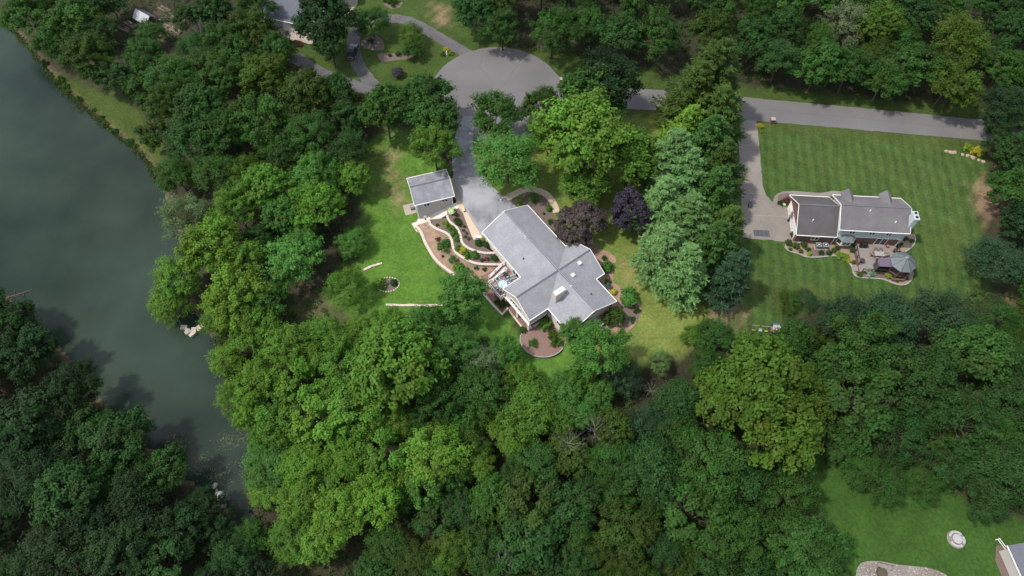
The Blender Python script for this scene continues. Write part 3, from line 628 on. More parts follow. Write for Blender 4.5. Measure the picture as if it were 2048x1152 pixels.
# chimney
cb = MB().box((3.75, -2.85, 4.8), (.75, 1.95, 2.7)).build('chimney', 'brick', H0)
cb.data.materials.clear(); cb.data.materials.append(M['siding'])
MB().box((3.75, -2.85, 6.18), (.86, 2.06, .1)).build('chimney_cap', 'white', cb)
for k in range(3): MB().box((3.75, -3.45+k*.6, 6.3), (.36, .36, .18)).build('flue', 'whitecon', cb)
for (x, y) in ((.9, 4.1), (2.0, 1.7)):
    z = (ZR-.5*abs(x)*.0)-(ZR-ZE)/B_*abs(x) if abs(y)/OV*B_ > abs(x) else ZR-(ZR-ZE)/OV*abs(y)
    f = MB().box((x, y, z+.12), (.62, .62, .3)).build('roof_ventilator', 'white', H0); MB().box((x, y, z+.3), (.42, .42, .1)).build('vent_hood', 'siding', f)
for (x, y, m_) in ((-9.0, -.45, 'white'), (-6.2, -3.0, 'darkgrey'), (3.9, -.3, 'white'), (6.8, 1.9, 'darkgrey')):
    MB().cone((x, y, ZR-(ZR-ZE)/OV*abs(y)-.05), .13, .12, .42, 8).build('vent_pipe', m_, H0)
# windows and openings
for k in range(4): window(H0, (-2.3+k*.75+.5, -8.85, 1.25), .62, 1.1, 0, bars=0)
for y in (-7.9, -6.7): window(H0, (3.5, y, 1.9), .9, .75, R_(90), bars=1, side=1)
for x in (6.6, 7.9): window(H0, (x, -4.85, .9), .95, 1.15, 0, bars=1)
for x in (-13.5, -11.3): window(H0, (x, -4.85, 1.5), .95, 1.0, 0, bars=1)
window(H0, (-6.0, -4.85, 1.1), 1.9, 2.0, 0, bars=1, name='patio_door')
window(H0, (-10.0, 4.85, 1.5), 1.4, 1.2, 0, bars=1, side=-1); window(H0, (7.2, 4.85, 1.5), 1.2, 1.2, 0, bars=1, side=-1); window(H0, (-2, 6.75, 1.4), 1.3, 1.3, 0, bars=1, side=-1)
for y0 in (-2.5, 2.4):
    f = MB().box((-15.53, y0, 1.15), (.06, 4.2, 2.2)).build('garage_door', 'white', H0)
    for k in range(3): MB().box((-15.57, y0, .6+.55*k), (.02, 4.1, .03)).build('groove', 'kerbcon', f)
for s, n in ((-3.35, -9.0), (.2, -9.0), (3.45, -9.0)): MB().box((s, n, -.85), (.36, .36, 2.05)).build('porch_post', 'white', H0)
MB().box((0, -8.98, .1), (7.2, .3, .3)).build('porch_beam', 'white', H0)
MB().box((3.42, -7, .1), (.3, 3.8, .3)).build('porch_beam', 'white', H0)
MB().box((3.62, -8.98, 1.3), (.14, .2, 2.9)).build('downspout', 'white', H0)
MB().box((9.6, -5.0, .6), (.1, .16, 3.6)).build('downspout', 'white', H0); MB().box((9.62, 4.7, 1.3), (.1, .12, 2.8)).build('downspout', 'white', H0)
# ------------------------------------------------------------------ deck with stair
D0 = thing('deck', 'raised timber deck with white railings and stair in the corner of the main house', 'deck', (HO[0], HO[1], 0), HA)
x = -7.55
while x < -3.7:
    MB().box((x+.13, -7.45, -.03), (.25, 5.1, .05)).build('board', 'deckgrey', D0); x += .27
x = -9.2
while x < -7.6:
    MB().box((x+.13, -5.3, -.03), (.25, .85, .05)).build('board', 'deckgrey', D0); x += .27
for y in (-10.0, -7.4): MB().box((-5.6, y+.12, -.2), (4.1, .12, .28)).build('joist_beam', 'deckgrey', D0)
for a, b_ in ((-7.62, -9.9), (-5.6, -9.9), (-3.7, -9.9), (-7.62, -7.5)): MB().box((a, b_, -1.05), (.16, .16, 2.0)).build('post', 'deckgrey', D0)
def rail(t, a, b_, h=1.0, m='white', n=None, bal=True, top=.12, step=.24, posts=True, hz=False):
    a = Vector(a); b_ = Vector(b_); d = b_-a; L_ = d.length; up = Vector((0, 0, h))
    MB().bar(a+up, b_+up, top*.75, .06).build('handrail', m, t); MB().bar(a+Vector((0, 0, .12)), b_+Vector((0, 0, .12)), .07, .07).build('bottom_rail', m, t)
    k = max(1, round(L_/1.5))
    if posts:
        for i in range(k+1):
            p = a+d*i/k; MB().box((p.x, p.y, p.z+h/2+.03), (.12, .12, h+.08)).build('rail_post', m, t)
    if bal:
        q = MB(); nb = int(L_/step)
        for i in range(1, nb): p = a+d*i/nb; q.bar(p+Vector((0, 0, .12)), p+up, .03)
        q.build('baluster', m, t, kind='stuff')
rail(D0, (-7.55, -9.95, 0), (-3.75, -9.95, 0)); rail(D0, (-3.72, -9.9, 0), (-3.72, -9.1, 0)); rail(D0, (-7.58, -9.9, 0), (-7.58, -5.9, 0)); rail(D0, (-9.2, -4.98, 0), (-9.2, -5.6, 0), posts=True)
rail(D0, (-7.7, -5.65, 0), (-8.15, -5.65, 0))
nst = 11
for i in range(nst): MB().box((-8.72, -5.8-i*.27, -.17-i*.148), (1.0, .28, .05)).build('tread', 'deckgrey', D0)
for s in (-9.24, -8.2):
    MB().bar((s, -5.7, -.12), (s, -8.75, -1.75), .06, .26).build('stringer', 'white', D0)
    rail(D0, (s, -5.65, 0), (s, -8.6, -1.62), bal=False)
    q = MB()
    for hh in (.35, .62): q.bar((s, -5.65, hh), (s, -8.6, -1.62+hh), .05)
    q.build('mid_rail', 'white', D0)
def hp(s, n, z=0.0): x, y = hw(s, n); return (x, y, z)
def patio_chair(label, loc, rz, m='white', cm='greyblue', group=None, name='patio_chair'):
    t = thing(name, label, 'chair', loc, rz, group)
    MB().box((0, 0, .42), (.56, .54, .06)).build('seat', cm, t)
    MB().box((-.29, 0, .75), (.07, .54, .62), 0, 0, -.2).build('backrest', cm, t)
    for sx in (-.25, .25):
        for sy in (-.25, .25): MB().bar((sx, sy, 0), (sx*.95, sy*.95, .42), .05).build('leg', m, t)
    for sy in (-.3, .3): MB().bar((-.28, sy, .64), (.26, sy, .62), .06).build('armrest', m, t)
    return t
t = thing('patio_table', 'round patio table under a blue and white patterned cloth on the white-railed deck', 'table', hp(-5.7, -8.0, 0), 0)
MB().cone((0, 0, .70), .80, .82, .05, 20).build('tabletop', 'bluewhite', t); MB().tube((0, 0, 0), (0, 0, .7), .06).build('pedestal', 'white', t); MB().cone((0, 0, 0), .3, .25, .04).build('base', 'white', t)
for k, (ds, dn, lab) in enumerate(((-1.25, -.1, 'stair side'), (-.2, -1.25, 'outer railing side'), (.85, -.95, 'outer corner side'), (1.1, .3, 'house wall side'), (.1, 1.2, 'lounge chair side'))):
    patio_chair('white patio chair at the %s of the blue and white deck table' % lab, hp(-5.7+ds, -8+dn), HA+math.atan2(-dn, -ds), group='chairs round the deck table')
t = thing('lounge_chair', 'white lounge chair with dark blue-grey cushion beside the house wall on the deck', 'lounge chair', hp(-6.1, -5.75), HA+R_(75))
MB().box((.1, 0, .33), (1.2, .58, .1)).build('cushion', 'greyblue', t); MB().box((-.72, 0, .52), (.6, .58, .09), 0, 0, .7).build('back_cushion', 'greyblue', t)
for sy in (-.34, .34): MB().bar((-.9, sy, .3), (.75, sy, .3), .07).build('side_rail', 'white', t)
for sx in (-.6, .65):
    for sy in (-.34, .34): MB().bar((sx, sy, 0), (sx, sy, .3), .06).build('leg', 'white', t)
t = thing('grill', 'small dark covered grill near the head of the deck stair', 'grill', hp(-7.0, -6.4), HA)
MB().box((0, 0, .5), (.8, .5, .7)).build('cabinet', 'darkgrey', t); MB().tube((-.4, 0, .88), (.4, 0, .88), .24, n=10).build('hood', 'black', t); MB().box((.6, 0, .8), (.35, .45, .04)).build('side_shelf', 'steel', t)
def ac_unit(label, loc, rz=0, group=None, s=1.0, h=.85):
    t = thing('air_conditioner', label, 'air conditioner', loc, rz, group)
    MB().box((0, 0, h/2+.05), (.9*s, .9*s, h)).build('cabinet', 'steel', t); b = MB()
    for k in range(5):
        for sd in (-1, 1): b.box((0, sd*.455*s, .2+k*.14), (.84*s, .02, .03)); b.box((sd*.455*s, 0, .2+k*.14), (.02, .84*s, .03))
    b.build('louvre', 'darkgrey', t, kind='stuff')
    MB().box((0, 0, h+.07), (.96*s, .96*s, .05)).build('top_plate', 'steel', t); MB().cone((0, 0, h+.095), .36*s, .36*s, .03, 16).build('fan_grille', 'darkgrey', t); MB().cone((0, 0, h+.12), .14*s, .14*s, .03, 10).build('fan_hub', 'white', t)
    MB().box((0, 0, .02), (1.15*s, 1.15*s, .08)).build('pad', 'concrete', t)
ac_unit('grey air conditioner beside the bare gable wall of the main house', hp(10.9, .9, .03), HA, s=1.15)
MB().prism([hw(9.6, -1.6), hw(11.3, -1.6), hw(11.6, .3), hw(9.6, .3)], -.3, .08).build('patio', 'brickpav', kind='structure')
ac_unit('small air conditioner against the left end wall of the small outbuilding', (*sw_(-.35, 3.0), h1(*sw_(-.35, 3.0))), SA, s=.75, h=.6)
def bench(label, loc, rz, m='capblock', L_=1.9, group=None, name='bench', cat='bench'):
    t = thing(name, label, cat, loc, rz, group)
    MB().box((0, 0, .44), (L_, .42, .1)).build('seat', m, t)
    for s in (-1, 1): MB().box((s*(L_/2-.25), 0, .2), (.14, .38, .4)).build('leg', m, t)
bench('long pale bench under the porch nearest the clipped round shrub', hp(3.6, -7.1, -1.86), HA+R_(90), group='porch benches'); bench('long pale bench under the porch in the inner corner of the walls', hp(3.6, -5.35, -1.86), HA+R_(90), group='porch benches')
bench('small tan bench on the walkway beside the small outbuilding ramp', (*q2([(706, 485)])[0], .02), R_(110), 'capblock', 1.0)
bench('white bench on the walkway end beside the main house wall', (*q2([(845, 750)])[0], .02), R_(-8), 'white', 1.4)
t = thing('urn_planter', 'dark urn on a pedestal beside the pale pad below the ramp', 'planter', (*q2([(345, 590)], -2.3)[0], -1.56))
MB().cone((0, 0, 0), .2, .1, .35).build('pedestal', 'darkgrey', t); MB().cone((0, 0, .35), .14, .34, .42).build('bowl', 'rock', t)
t = thing('garden_hose', 'pale coiled garden hose lying on the sandy bed below the ramp', 'hose', (*q2([(345, 635)], -1.5)[0], -1.5))
b = MB(); pts = [(.55*math.cos(a)*(1+.08*math.sin(3*a)), .4*math.sin(a), .03+.004*k) for k, a in enumerate(np.arange(0, 13, .4))]
for a, c in zip(pts, pts[1:]): b.bar(a, c, .05)
b.build('coil', 'whitecon', t)
t = thing('mailbox', 'small tan box on the driveway edge beside the curved front walk', 'box', (*P(1017, 391)[:2], .0))
MB().box((0, 0, .2), (.4, .3, .4)).build('body', 'terracotta', t); MB().box((0, 0, .42), (.46, .36, .05)).build('lid', 'rock', t)
# ================================================================== neighbour's property
NA = R_(-3.83); NO = (59.52, 72.70)
def nw(x, y): return NO[0]+math.cos(NA)*x-math.sin(NA)*y, NO[1]+math.sin(NA)*x+math.cos(NA)*y
def qN(pts, z=0.0): return [P(1540+a*.19097, 360+b*.19097, z)[:2] for a, b in pts]
# beds first
nb = [(30, 640), (150, 650), (155, 700), (200, 745), (290, 770), (380, 805), (480, 810), (600, 800), (690, 795), (780, 830), (850, 900), (880, 990), (940, 1020), (1050, 1030), (1180, 1040), (1280, 1080), (1370, 1100), (1440, 1085), (1490, 1030), (1500, 960), (1440, 940), (1250, 700), (700, 640), (270, 620), (150, 630)]
flat('planting_bed', qN(cr(nb, True, 3)), 'pebbles', .045, -.5)
MB().ribbon(qN(cr(nb[2:19], False, 4)), .22, -.3, .12).build('bed_edging', 'kerbcon', kind='structure')
flat('planting_bed', qN(cr([(410, 720), (520, 705), (640, 740), (640, 795), (480, 806), (400, 790)], True, 3)), 'mulch', .06, -.5)
flat('planting_bed', qN(cr([(900, 965), (1000, 950), (1180, 965), (1230, 1000), (1200, 1030), (1050, 1025), (930, 1015)], True, 3)), 'mulch', .06, -.5)
flat('planting_bed', qN(cr([(1370, 620), (1440, 570), (1510, 570), (1520, 620), (1490, 690), (1400, 750), (1340, 740)], True, 3)), 'pebbles', .045, -.5)
MB().ribbon(qN(cr([(1500, 570), (1522, 620), (1492, 695), (1410, 755)], False, 4)), .2, -.3, .12).build('bed_edging', 'kerbcon', kind='structure')
flat('planting_bed', qN(cr([(80, 170), (180, 140), (230, 170), (235, 240), (200, 280), (120, 270)], True, 3)), 'mulch', .065, -.5)
t = N0 = thing('two_storey_house', 'two-storey house with grey roof, two dormers, brick lower walls and attached garage', 'house', (NO[0], NO[1], 0), NA)
# main block
b = MB(); b.prism([(.42, .42), (12.15, .42), (12.15, 7.5), (.42, 7.5)], -.5, 2.7).build('wall', 'brick', t)
gable_walls(t, .45, 12.12, .46, 7.46, 2.7, 5.15, .4, .53, 'tealsid')
gable_roof(t, 0, 12.55, 0, 7.95, 5.2, 7.5, 'roofn')
laps(t, .5, 12.1, .46, 2.75, 5.05, 'tealsid', step=.28)
MB().box((6.3, .40, 2.7), (11.8, .08, .1)).build('band', 'white', t)
for x in (2.8, 6.4, 9.4): window(t, (x, .46, 4.05), 1.0, .95, 0, bars=1, glass='darkglass')
window(t, (9.0, .42, 1.65), 2.0, 2.05, 0, bars=1, name='sliding_door')
window(t, (12.12, 5.5, 1.4), 1.0, 1.2, R_(90), bars=1)
for x in (.4, 12.1): MB().box((x, .36, 1.35), (.12, .12, 2.6)).build('downspout', 'white', t)
# garage wing
b = MB(); b.prism([(-6.55, .5), (.38, .5), (.38, 8.75), (-6.55, 8.75)], -.5, 2.8).build('wall', 'brick', t)
gable_walls(t, -6.52, .36, .52, 8.73, 2.8, 2.82, .4, .72, 'brick', name='gable')
gable_roof(t, -7.0, .42, 0, 9.2, 2.9, 6.15, 'roofg')
f = MB().box((-6.6, 3.2, 1.15), (.08, 4.4, 2.2)).build('garage_door', 'white', t)
for k in range(3): MB().box((-6.65, 3.2, .6+.55*k), (.02, 4.3, .03)).build('groove', 'kerbcon', f)
f = MB().box((-6.6, 7.0, 1.15), (.08, 2.6, 2.2)).build('garage_door', 'white', t)
window(t, (-3.0, .5, 1.4), 1.3, .9, 0, bars=1)
for (x, y, z) in ((-4.3, 2.2, 4.55), (5.2, 3.2, 7.0), (9.8, 1.6, 6.1)): MB().cone((x, y, z-.15), .11, .1, .5, 8).build('vent_pipe', 'white', t)
# dormers on the back slope
for k, x in enumerate((2.35, 9.35)):
    MB().prism([(x-.85, 5.2), (x+.85, 5.2), (x+.85, 7.9), (x-.85, 7.9)], 5.0, 5.95).build('dormer_wall', 'tealsid', t)
    MB().add([(x-.85, 7.88, 5.95), (x+.85, 7.88, 5.95), (x, 7.88, 6.85)], [(0, 1, 2)]).build('dormer_gable', 'tealsid', t)
    MB().slab([(x-1.1, 5.0, 5.85), (x, 4.6, 6.98), (x, 8.3, 6.98), (x-1.1, 8.3, 5.85)], .1).build('dormer_roof', 'roofn', t)
    MB().slab([(x, 4.6, 6.98), (x+1.1, 5.0, 5.85), (x+1.1, 8.3, 5.85), (x, 8.3, 6.98)], .1).build('dormer_roof', 'roofn', t)
    window(t, (x, 7.9, 5.6), .9, .6, 0, bars=1, side=-1, glass='darkglass')
# chimney
c = MB().box((12.6, 1.9, 3.9), (.85, 1.75, 8.3)).build('chimney', 'tealsid', t)
MB().box((12.6, 1.9, 8.1), (1.0, 1.9, .14)).build('chimney_cap', 'polyc', c)
for y in (1.45, 2.35): MB().box((12.6, y, 8.28), (.36, .36, .28)).build('flue', 'black', c)
# bay
bay = [(.9, .45), (1.6, -.55), (3.3, -.55), (4.0, .45)]
MB().prism(bay, -.5, .9).build('bay_wall', 'brick', t); MB().prism([(.95, .45), (1.63, -.5), (3.27, -.5), (3.95, .45)], .9, 2.5).build('bay_window', 'white', t)
for (c_, wd, rz) in (((2.45, -.5, 1.7), 1.4, 0), ((1.29, -.03, 1.7), .9, math.atan2(-.95, .68)), ((3.61, -.03, 1.7), .9, math.atan2(.95, .68))): window(t, c_, wd, 1.2, rz, bars=1 if wd > 1 else 0)
b = MB(); rim_ = [(.65, .45), (1.45, -.85), (3.45, -.85), (4.25, .45)]
vs_ = [(p[0], p[1], 2.5) for p in rim_]+[(1.9, .44, 3.35), (3.0, .44, 3.35)]
b.add(vs_, [(0, 1, 4), (1, 2, 5, 4), (2, 3, 5), (0, 3, 2, 1), (0, 4, 5, 3)]); b.build('bay_roof', 'copper', t)
# deck
D1 = thing('deck', 'pale board deck with dark brown railing behind the two-storey house', 'deck', (NO[0], NO[1], 0), NA)
y = -5.75
while y < .35: MB().box((8.35, y+.12, .56), (7.7, .235, .05)).build('board', 'deckpale', D1); y += .25
for a, b_ in (((4.5, -5.8), (12.2, -5.8)), ((4.5, -5.8), (4.5, .35)), ((12.2, -5.8), (12.2, -.2))):
    MB().bar((*a, .3), (*b_, .3), .06, .5).build('fascia', 'redwood', D1)
def drail(a, b_):
    rail(D1, (*a, .58), (*b_, .58), 1.0, 'brownwood', step=.28)
drail((4.5, .3), (4.5, -4.3)); drail((4.9, -5.75), (9.6, -5.75)); drail((12.2, .3), (12.2, -1.4)); drail((12.2, -1.4), (12.9, -2.0))
for i in range(3): MB().box((4.1-.3*i*.0, -5.0, .42-.16*i), (.32+.55*i, 1.1, .06)).build('step', 'deckpale', D1)
def np_(x, y, z=.585): a, b_ = nw(x, y); return (a, b_, z)
t = thing('gazebo', 'octagonal gazebo with a grey metal roof at the corner of the neighbour deck', 'gazebo', np_(11.3, -4.9, .1), NA)
n8 = [(2.25*math.cos(R_(22.5+45*k)), 2.25*math.sin(R_(22.5+45*k))) for k in range(8)]
MB().prism([(p[0]*1.08, p[1]*1.08) for p in n8], -.1, .5).build('floor', 'redwood', t)
for k in range(8):
    a, c = n8[k], n8[(k+1) % 8]; s = .92
    MB().box((a[0]*s, a[1]*s, 1.75), (.14, .14, 2.5)).build('post', 'redwood', t)
    MB().bar((a[0]*s, a[1]*s, 1.35), (c[0]*s, c[1]*s, 1.35), .1, .1).build('rail', 'redwood', t)
    MB().bar((a[0]*s, a[1]*s, .9), (c[0]*s, c[1]*s, .9), .03, .75).build('panel', 'brownwood', t)
    MB().bar((a[0]*s, a[1]*s, 2.85), (c[0]*s, c[1]*s, 2.85), .1, .25).build('header', 'redwood', t)
    MB().slab([(a[0]*1.03, a[1]*1.03, 3.05), (c[0]*1.03, c[1]*1.03, 3.05), (c[0]*.1, c[1]*.1, 4.62), (a[0]*.1, a[1]*.1, 4.62)], .06).build('roof_panel', 'copper', t)
    MB().bar((a[0]*1.03, a[1]*1.03, 3.08), (a[0]*.1, a[1]*.1, 4.65), .07, .05).build('roof_rib', 'darkgrey', t)
MB().cone((0, 0, 4.55), .32, .3, .28, 8).build('cupola', 'white', t); MB().cone((0, 0, 4.83), .42, .02, .3, 8).build('cupola_cap', 'copper', t)
t = thing('grill_canopy', 'mauve flat canopy over a dark bar between the deck table and the gazebo', 'canopy', np_(8.3, -4.95), NA)
MB().slab([(-1.25, -.85, 2.15), (1.25, -.85, 2.15), (1.25, .85, 2.4), (-1.25, .85, 2.4)], .08).build('canopy_top', 'mauve', t)
for x in (-1.1, 1.1):
    for y in (-.75, .75): MB().box((x, y, 1.1), (.1, .1, 2.25)).build('post', 'brownwood', t)
MB().box((.1, -.35, .5), (2.0, .6, .95)).build('bar_counter', 'darkglass', t); MB().box((-1.15, 0, 1.0), (.05, 1.4, 1.7)).build('side_curtain', 'darkgrey', t)
t = thing('patio_table', 'rectangular pale patio table on the neighbour deck in front of the sliding door', 'table', np_(8.45, -2.1), NA)
MB().box((0, 0, .72), (1.75, 1.0, .05)).build('tabletop', 'kerbcon', t)
for sx in (-.75, .75):
    for sy in (-.4, .4): MB().box((sx, sy, .35), (.06, .06, .7)).build('leg', 'darkgrey', t)
ch = [(-1.25, 0, 0, 'left end'), (1.25, 0, 180, 'right end'), (-.45, .85, -90, 'house side, left'), (.45, .85, -90, 'house side, right'), (-.45, -.85, 90, 'canopy side, left'), (.45, -.85, 90, 'canopy side, right')]
for (dx, dy, a, lab) in ch: patio_chair('dark metal chair at the neighbour deck table, %s' % lab, np_(8.45+dx, -2.1+dy), NA+R_(a+0), 'darkgrey', 'deckgrey', 'chairs round the neighbour deck table')
t = thing('grill', 'black covered barbecue against the brick wall on the neighbour deck', 'grill', np_(6.0, -.25), NA)
MB().box((0, 0, .45), (1.3, .6, .85)).build('cabinet', 'black', t); MB().tube((-.55, 0, .9), (.55, 0, .9), .26, n=10).build('hood', 'black', t)
def pot(label, loc, m='terracotta', r=.26, h=.45):
    t = thing('planter_pot', label, 'planter', loc); MB().cone((0, 0, 0), r*.7, r, h, 12).build('pot', m, t); MB().cone((0, 0, h), r*1.08, r*1.08, .05, 12).build('rim', m, t); return t
pot('terracotta pot right of the sliding door on the neighbour deck', np_(10.5, .0)); pot('large dark pot in the outer deck corner left of the table', np_(5.1, -3.7), 'brownwood', .4, .7)
pot('dark pot beside the rail at the right end of the neighbour deck', np_(11.7, -1.0), 'brownwood', .36, .6)
ac_unit('left one of two white-topped air conditioners in the bed behind the garage', (*nw(-2.2, -.55), .06), NA, 'neighbour air conditioners'); ac_unit('right one of two white-topped air conditioners in the bed behind the garage', (*nw(-.95, -.5), .06), NA, 'neighbour air conditioners')
bench('pale low bench by the brick wall behind the neighbour garage', (*nw(-5.1, .05), .06), NA, 'kerbcon', 1.3)
t = thing('basketball_hoop', 'basketball hoop on a leaning pole beside the neighbour garage doors', 'basketball hoop', (*nw(-7.6, 5.3), .05), NA)
MB().tube((.9, 0, 0), (.2, 0, 3.2), .08).build('pole', 'darkgrey', t); MB().box((.0, 0, 3.3), (.06, 1.6, 1.0)).build('backboard', 'white', t); MB().cone((.9, 0, 0), .35, .3, .25).build('base', 'black', t)
MB().ribbon([(-.3+.23*math.cos(a), .23*math.sin(a)) for a in np.arange(0, 6.2, .5)], .03, 3.0, 3.03, True).build('rim', 'terracotta', t)
t = thing('tarp', 'dark blue-grey tarp laid flat at the near edge of the neighbour driveway', 'tarp', (*qN([(-80, 560)])[0], .055))
t.location = (*P(1523, 467)[:2], .055); t.rotation_euler = (0, 0, NA)
MB().box((0, 0, .035), (2.9, 1.35, .07)).build('sheet', 'darkgrey', t)
for k in range(4): MB().box((-1.2+.8*k, 0, .085), (.05, 1.3, .03)).build('fold', 'greyblue', t)
t = thing('handcart', 'small dark handcart at the pine side of the neighbour driveway', 'cart', (*P(1499, 412)[:2], .05), R_(80))
MB().box((0, 0, .55), (1.3, .5, .08)).build('bed', 'darkgrey', t)
for s in (-.3, .3): MB().tube((-.1, s, .3), (-.1, s*1.2, .3), .3, n=12).build('wheel', 'tyre', t)
MB().bar((.6, 0, .55), (1.3, 0, .95), .06).build('handle', 'steel', t)
def mailbox(label, px, py):
    t = thing('mailbox', label, 'mailbox', (*P(px, py)[:2], 0)); MB().box((0, 0, .6), (.75, .7, 1.2)).build('pillar', 'brick', t); MB().box((0, 0, 1.24), (.9, .85, .1)).build('pillar_cap', 'rock', t); MB().box((0, .25, .95), (.25, .4, .25)).build('letter_box', 'black', t); return t
mailbox('brick pillar mailbox on the lawn corner beside the road and the neighbour driveway', 1543, 246)
mailbox('brick mailbox pillar hidden in plants at the edge of the turning circle', 1123, 166)
# stone edging and rocks
def rock(px, py, s, label, m='rock', seed=0, group=None, z=None, fl=.55):
    x, y, zz = G(px, py) if z is None else (*P(px, py, z)[:2], z)
    t = MB().lump((0, 0, s*.2), s, seed, (1, .8, fl)).build('boulder', m, None); t.location = (x, y, zz); t.rotation_euler = (0, 0, seed*1.7); tag(t, label, 'rock', group)
for k, (a, b_) in enumerate([(1892, 303), (1900, 305), (1908, 306), (1925, 310), (1935, 312), (1945, 316), (1957, 321), (1966, 324)]):
    rock(a, b_, .42+.08*(k % 3), 'tan edging stone by the yellow roadside shrub, %s from its left end' % ['first', 'second', 'third', 'fourth', 'fifth', 'sixth', 'seventh', 'eighth'][k], 'pinkrock', k, 'edging stones by the yellow shrub')
# ================================================================== top left: house, car, garden house
t = thing('grey_roofed_house', 'house with blue-grey roof half hidden by trees beyond the turning circle', 'house', (-58.0, 133.5, 0), R_(-17))
gable_walls(t, .4, 14.6, .4, 11.6, -1, 2.8, .4, .42, 'greysid'); gable_roof(t, 0, 15, 0, 12, 2.9, 5.4, 'rooftl')
f = MB().box((8.0, .36, 1.1), (4.6, .08, 2.1)).build('garage_door', 'white', t); window(t, (13, .4, 1.4), 1.6, 1.2, 0); window(t, (3, .4, 1.4), 1.4, 1.1, 0)
t = thing('pale_roofed_house', 'corner of a second pale roof left of the walkway at the top edge', 'house', (-36.5, 141.0, 0), R_(20))
gable_walls(t, -7.6, -.4, .4, 7.6, -1, 2.8, .4, .42, 'greysid'); gable_roof(t, -8, 0, 0, 8, 2.9, 4.6, 'rooftl')
def car(label, loc, rz, paint='carpaint'):
    t = thing('parked_car', label, 'car', loc, rz)
    prof = [(-2.3, .35), (-2.32, .8), (-2.2, .95), (-1.3, 1.0), (1.0, 1.0), (2.05, .88), (2.3, .7), (2.32, .35)]
    vs = [(x, s*.9*(1 if .3 < z < .9 else .95), z) for s in (-1, 1) for x, z in prof]; n = len(prof)
    MB().add(vs, [tuple(range(n)), tuple(range(n, 2*n))[::-1]]+[(k, n+k, n+(k+1) % n, (k+1) % n) for k in range(n)]).build('body', paint, t)
    pr_ = [(-1.75, .98, .82), (-1.35, 1.48, .66), (.35, 1.5, .66), (1.15, .98, .8)]
    vs = [(x, s*w_, z) for s in (-1, 1) for x, z, w_ in pr_]
    MB().add(vs, [(0, 1, 2, 3), (7, 6, 5, 4), (0, 4, 5, 1), (2, 6, 7, 3), (0, 3, 7, 4)]).build('cabin_glass', 'darkglass', t)
    MB().slab([(-1.33, -.65, 1.53), (.33, -.65, 1.55), (.33, .65, 1.55), (-1.33, .65, 1.53)], .05).build('roof', paint, t)
    for x in (-1.4, 1.4):
        for s in (-1, 1):
            wv_ = MB().tube((x, s*.72, .33), (x, s*.93, .33), .33, n=14).build('wheel', 'tyre', t); MB().tube((x, s*.92, .33), (x, s*.945, .33), .19, n=10).build('rim', 'steel', wv_)
    for s in (-.62, .62): MB().box((-2.33, s, .72), (.05, .3, .14)).build('tail_light', 'terracotta', t); MB().box((2.28, s, .68), (.08, .34, .13)).build('headlight', 'polyc', t)
    MB().box((-2.35, 0, .5), (.06, 1.5, .14)).build('bumper', 'steel', t)
    return t
cx, cy, _ = P(705, 104, .5); car('black parked car on the loop driveway, half under a big tree', (cx, cy, .06), R_(84))
gx_, gy_, _ = P(284, 24, 1.5); ga = R_(-34)
t = thing('greenhouse', 'small dark-framed garden house with a pale translucent roof among raised beds', 'greenhouse', (gx_, gy_, h1(gx_, gy_)), ga)
MB().slab([(-2.4, -1.7, 2.1), (2.4, -1.7, 2.1), (2.4, 0, 3.6), (-2.4, 0, 3.6)], .06).build('roof_panel', 'polyc', t); MB().slab([(-2.4, 0, 3.6), (2.4, 0, 3.6), (2.4, 1.7, 2.1), (-2.4, 1.7, 2.1)], .06).build('roof_panel', 'darkgrey', t)
for x in (-2.3, 0, 2.3):
    for y in (-1.6, 1.6): MB().box((x, y, 1.05), (.12, .12, 2.1)).build('post', 'brownwood', t)
    MB().bar((x, -1.65, 2.05), (x, 0, 3.5), .1).bar((x, 0, 3.5), (x, 1.65, 2.05), .1).bar((x, -1.6, 2.0), (x, 1.6, 2.0), .1).build('truss', 'brownwood', t)
for y in (-1.6, 1.6): MB().box((0, y, .45), (4.6, .06, .85)).build('side_panel', 'darkgrey', t)
for k, (a, b_) in enumerate([(330, 20), (345, 35), (318, 44), (336, 56), (352, 62), (262, 50), (250, 58), (362, 40)]):
    x, y, z = G(a, b_); t = thing('raised_bed', 'long timber-edged vegetable bed, %s from the garden house' % ['nearest', 'second', 'third', 'fourth', 'fifth', 'sixth', 'seventh', 'farthest'][k], 'raised bed', (x, y, z), ga+R_(0 if k < 6 else 0), 'raised vegetable beds')
    MB().ribbon([(-1.7, -.5), (1.7, -.5), (1.7, .5), (-1.7, .5)], .1, -.3, .35, True).build('timber_edge', 'deckgrey', t); MB().box((0, 0, .1), (3.3, .95, .35)).build('soil', 'mulch', t)
for k, (a, b_) in enumerate([(725, 90), (731, 84), (738, 95), (745, 99), (752, 92), (757, 86), (748, 84), (741, 90)]): rock(a, b_, .32+.07*(k % 2), 'small pale rock in the dark bed under the tree, number %s of eight' % ['one', 'two', 'three', 'four', 'five', 'six', 'seven', 'eight'][k], 'rock', 20+k, 'pale rocks in the stone bed')
flat('planting_bed', pz(cr([(722, 85), (735, 75), (755, 72), (768, 85), (766, 100), (745, 100), (728, 96)], True, 3)), 'mulch', .04)
flat('planting_bed', pz(cr([(755, 110), (775, 106), (800, 108), (825, 112), (820, 118), (790, 121), (765, 124)], True, 3)), 'mulch', .04)
flat('planting_bed', pz(cr([(765, 6), (790, 10), (805, 4), (800, 14), (782, 18)], True, 3)), 'mulch', .04)
t = thing('garden_statue', 'small white garden ornament among the yellow plants at the turning circle', 'statue', (*P(894, 112)[:2], 0)); MB().cone((0, 0, 0), .35, .2, .5).build('base', 'rock', t); MB().cone((0, 0, .5), .18, .1, .9).build('figure', 'white', t)
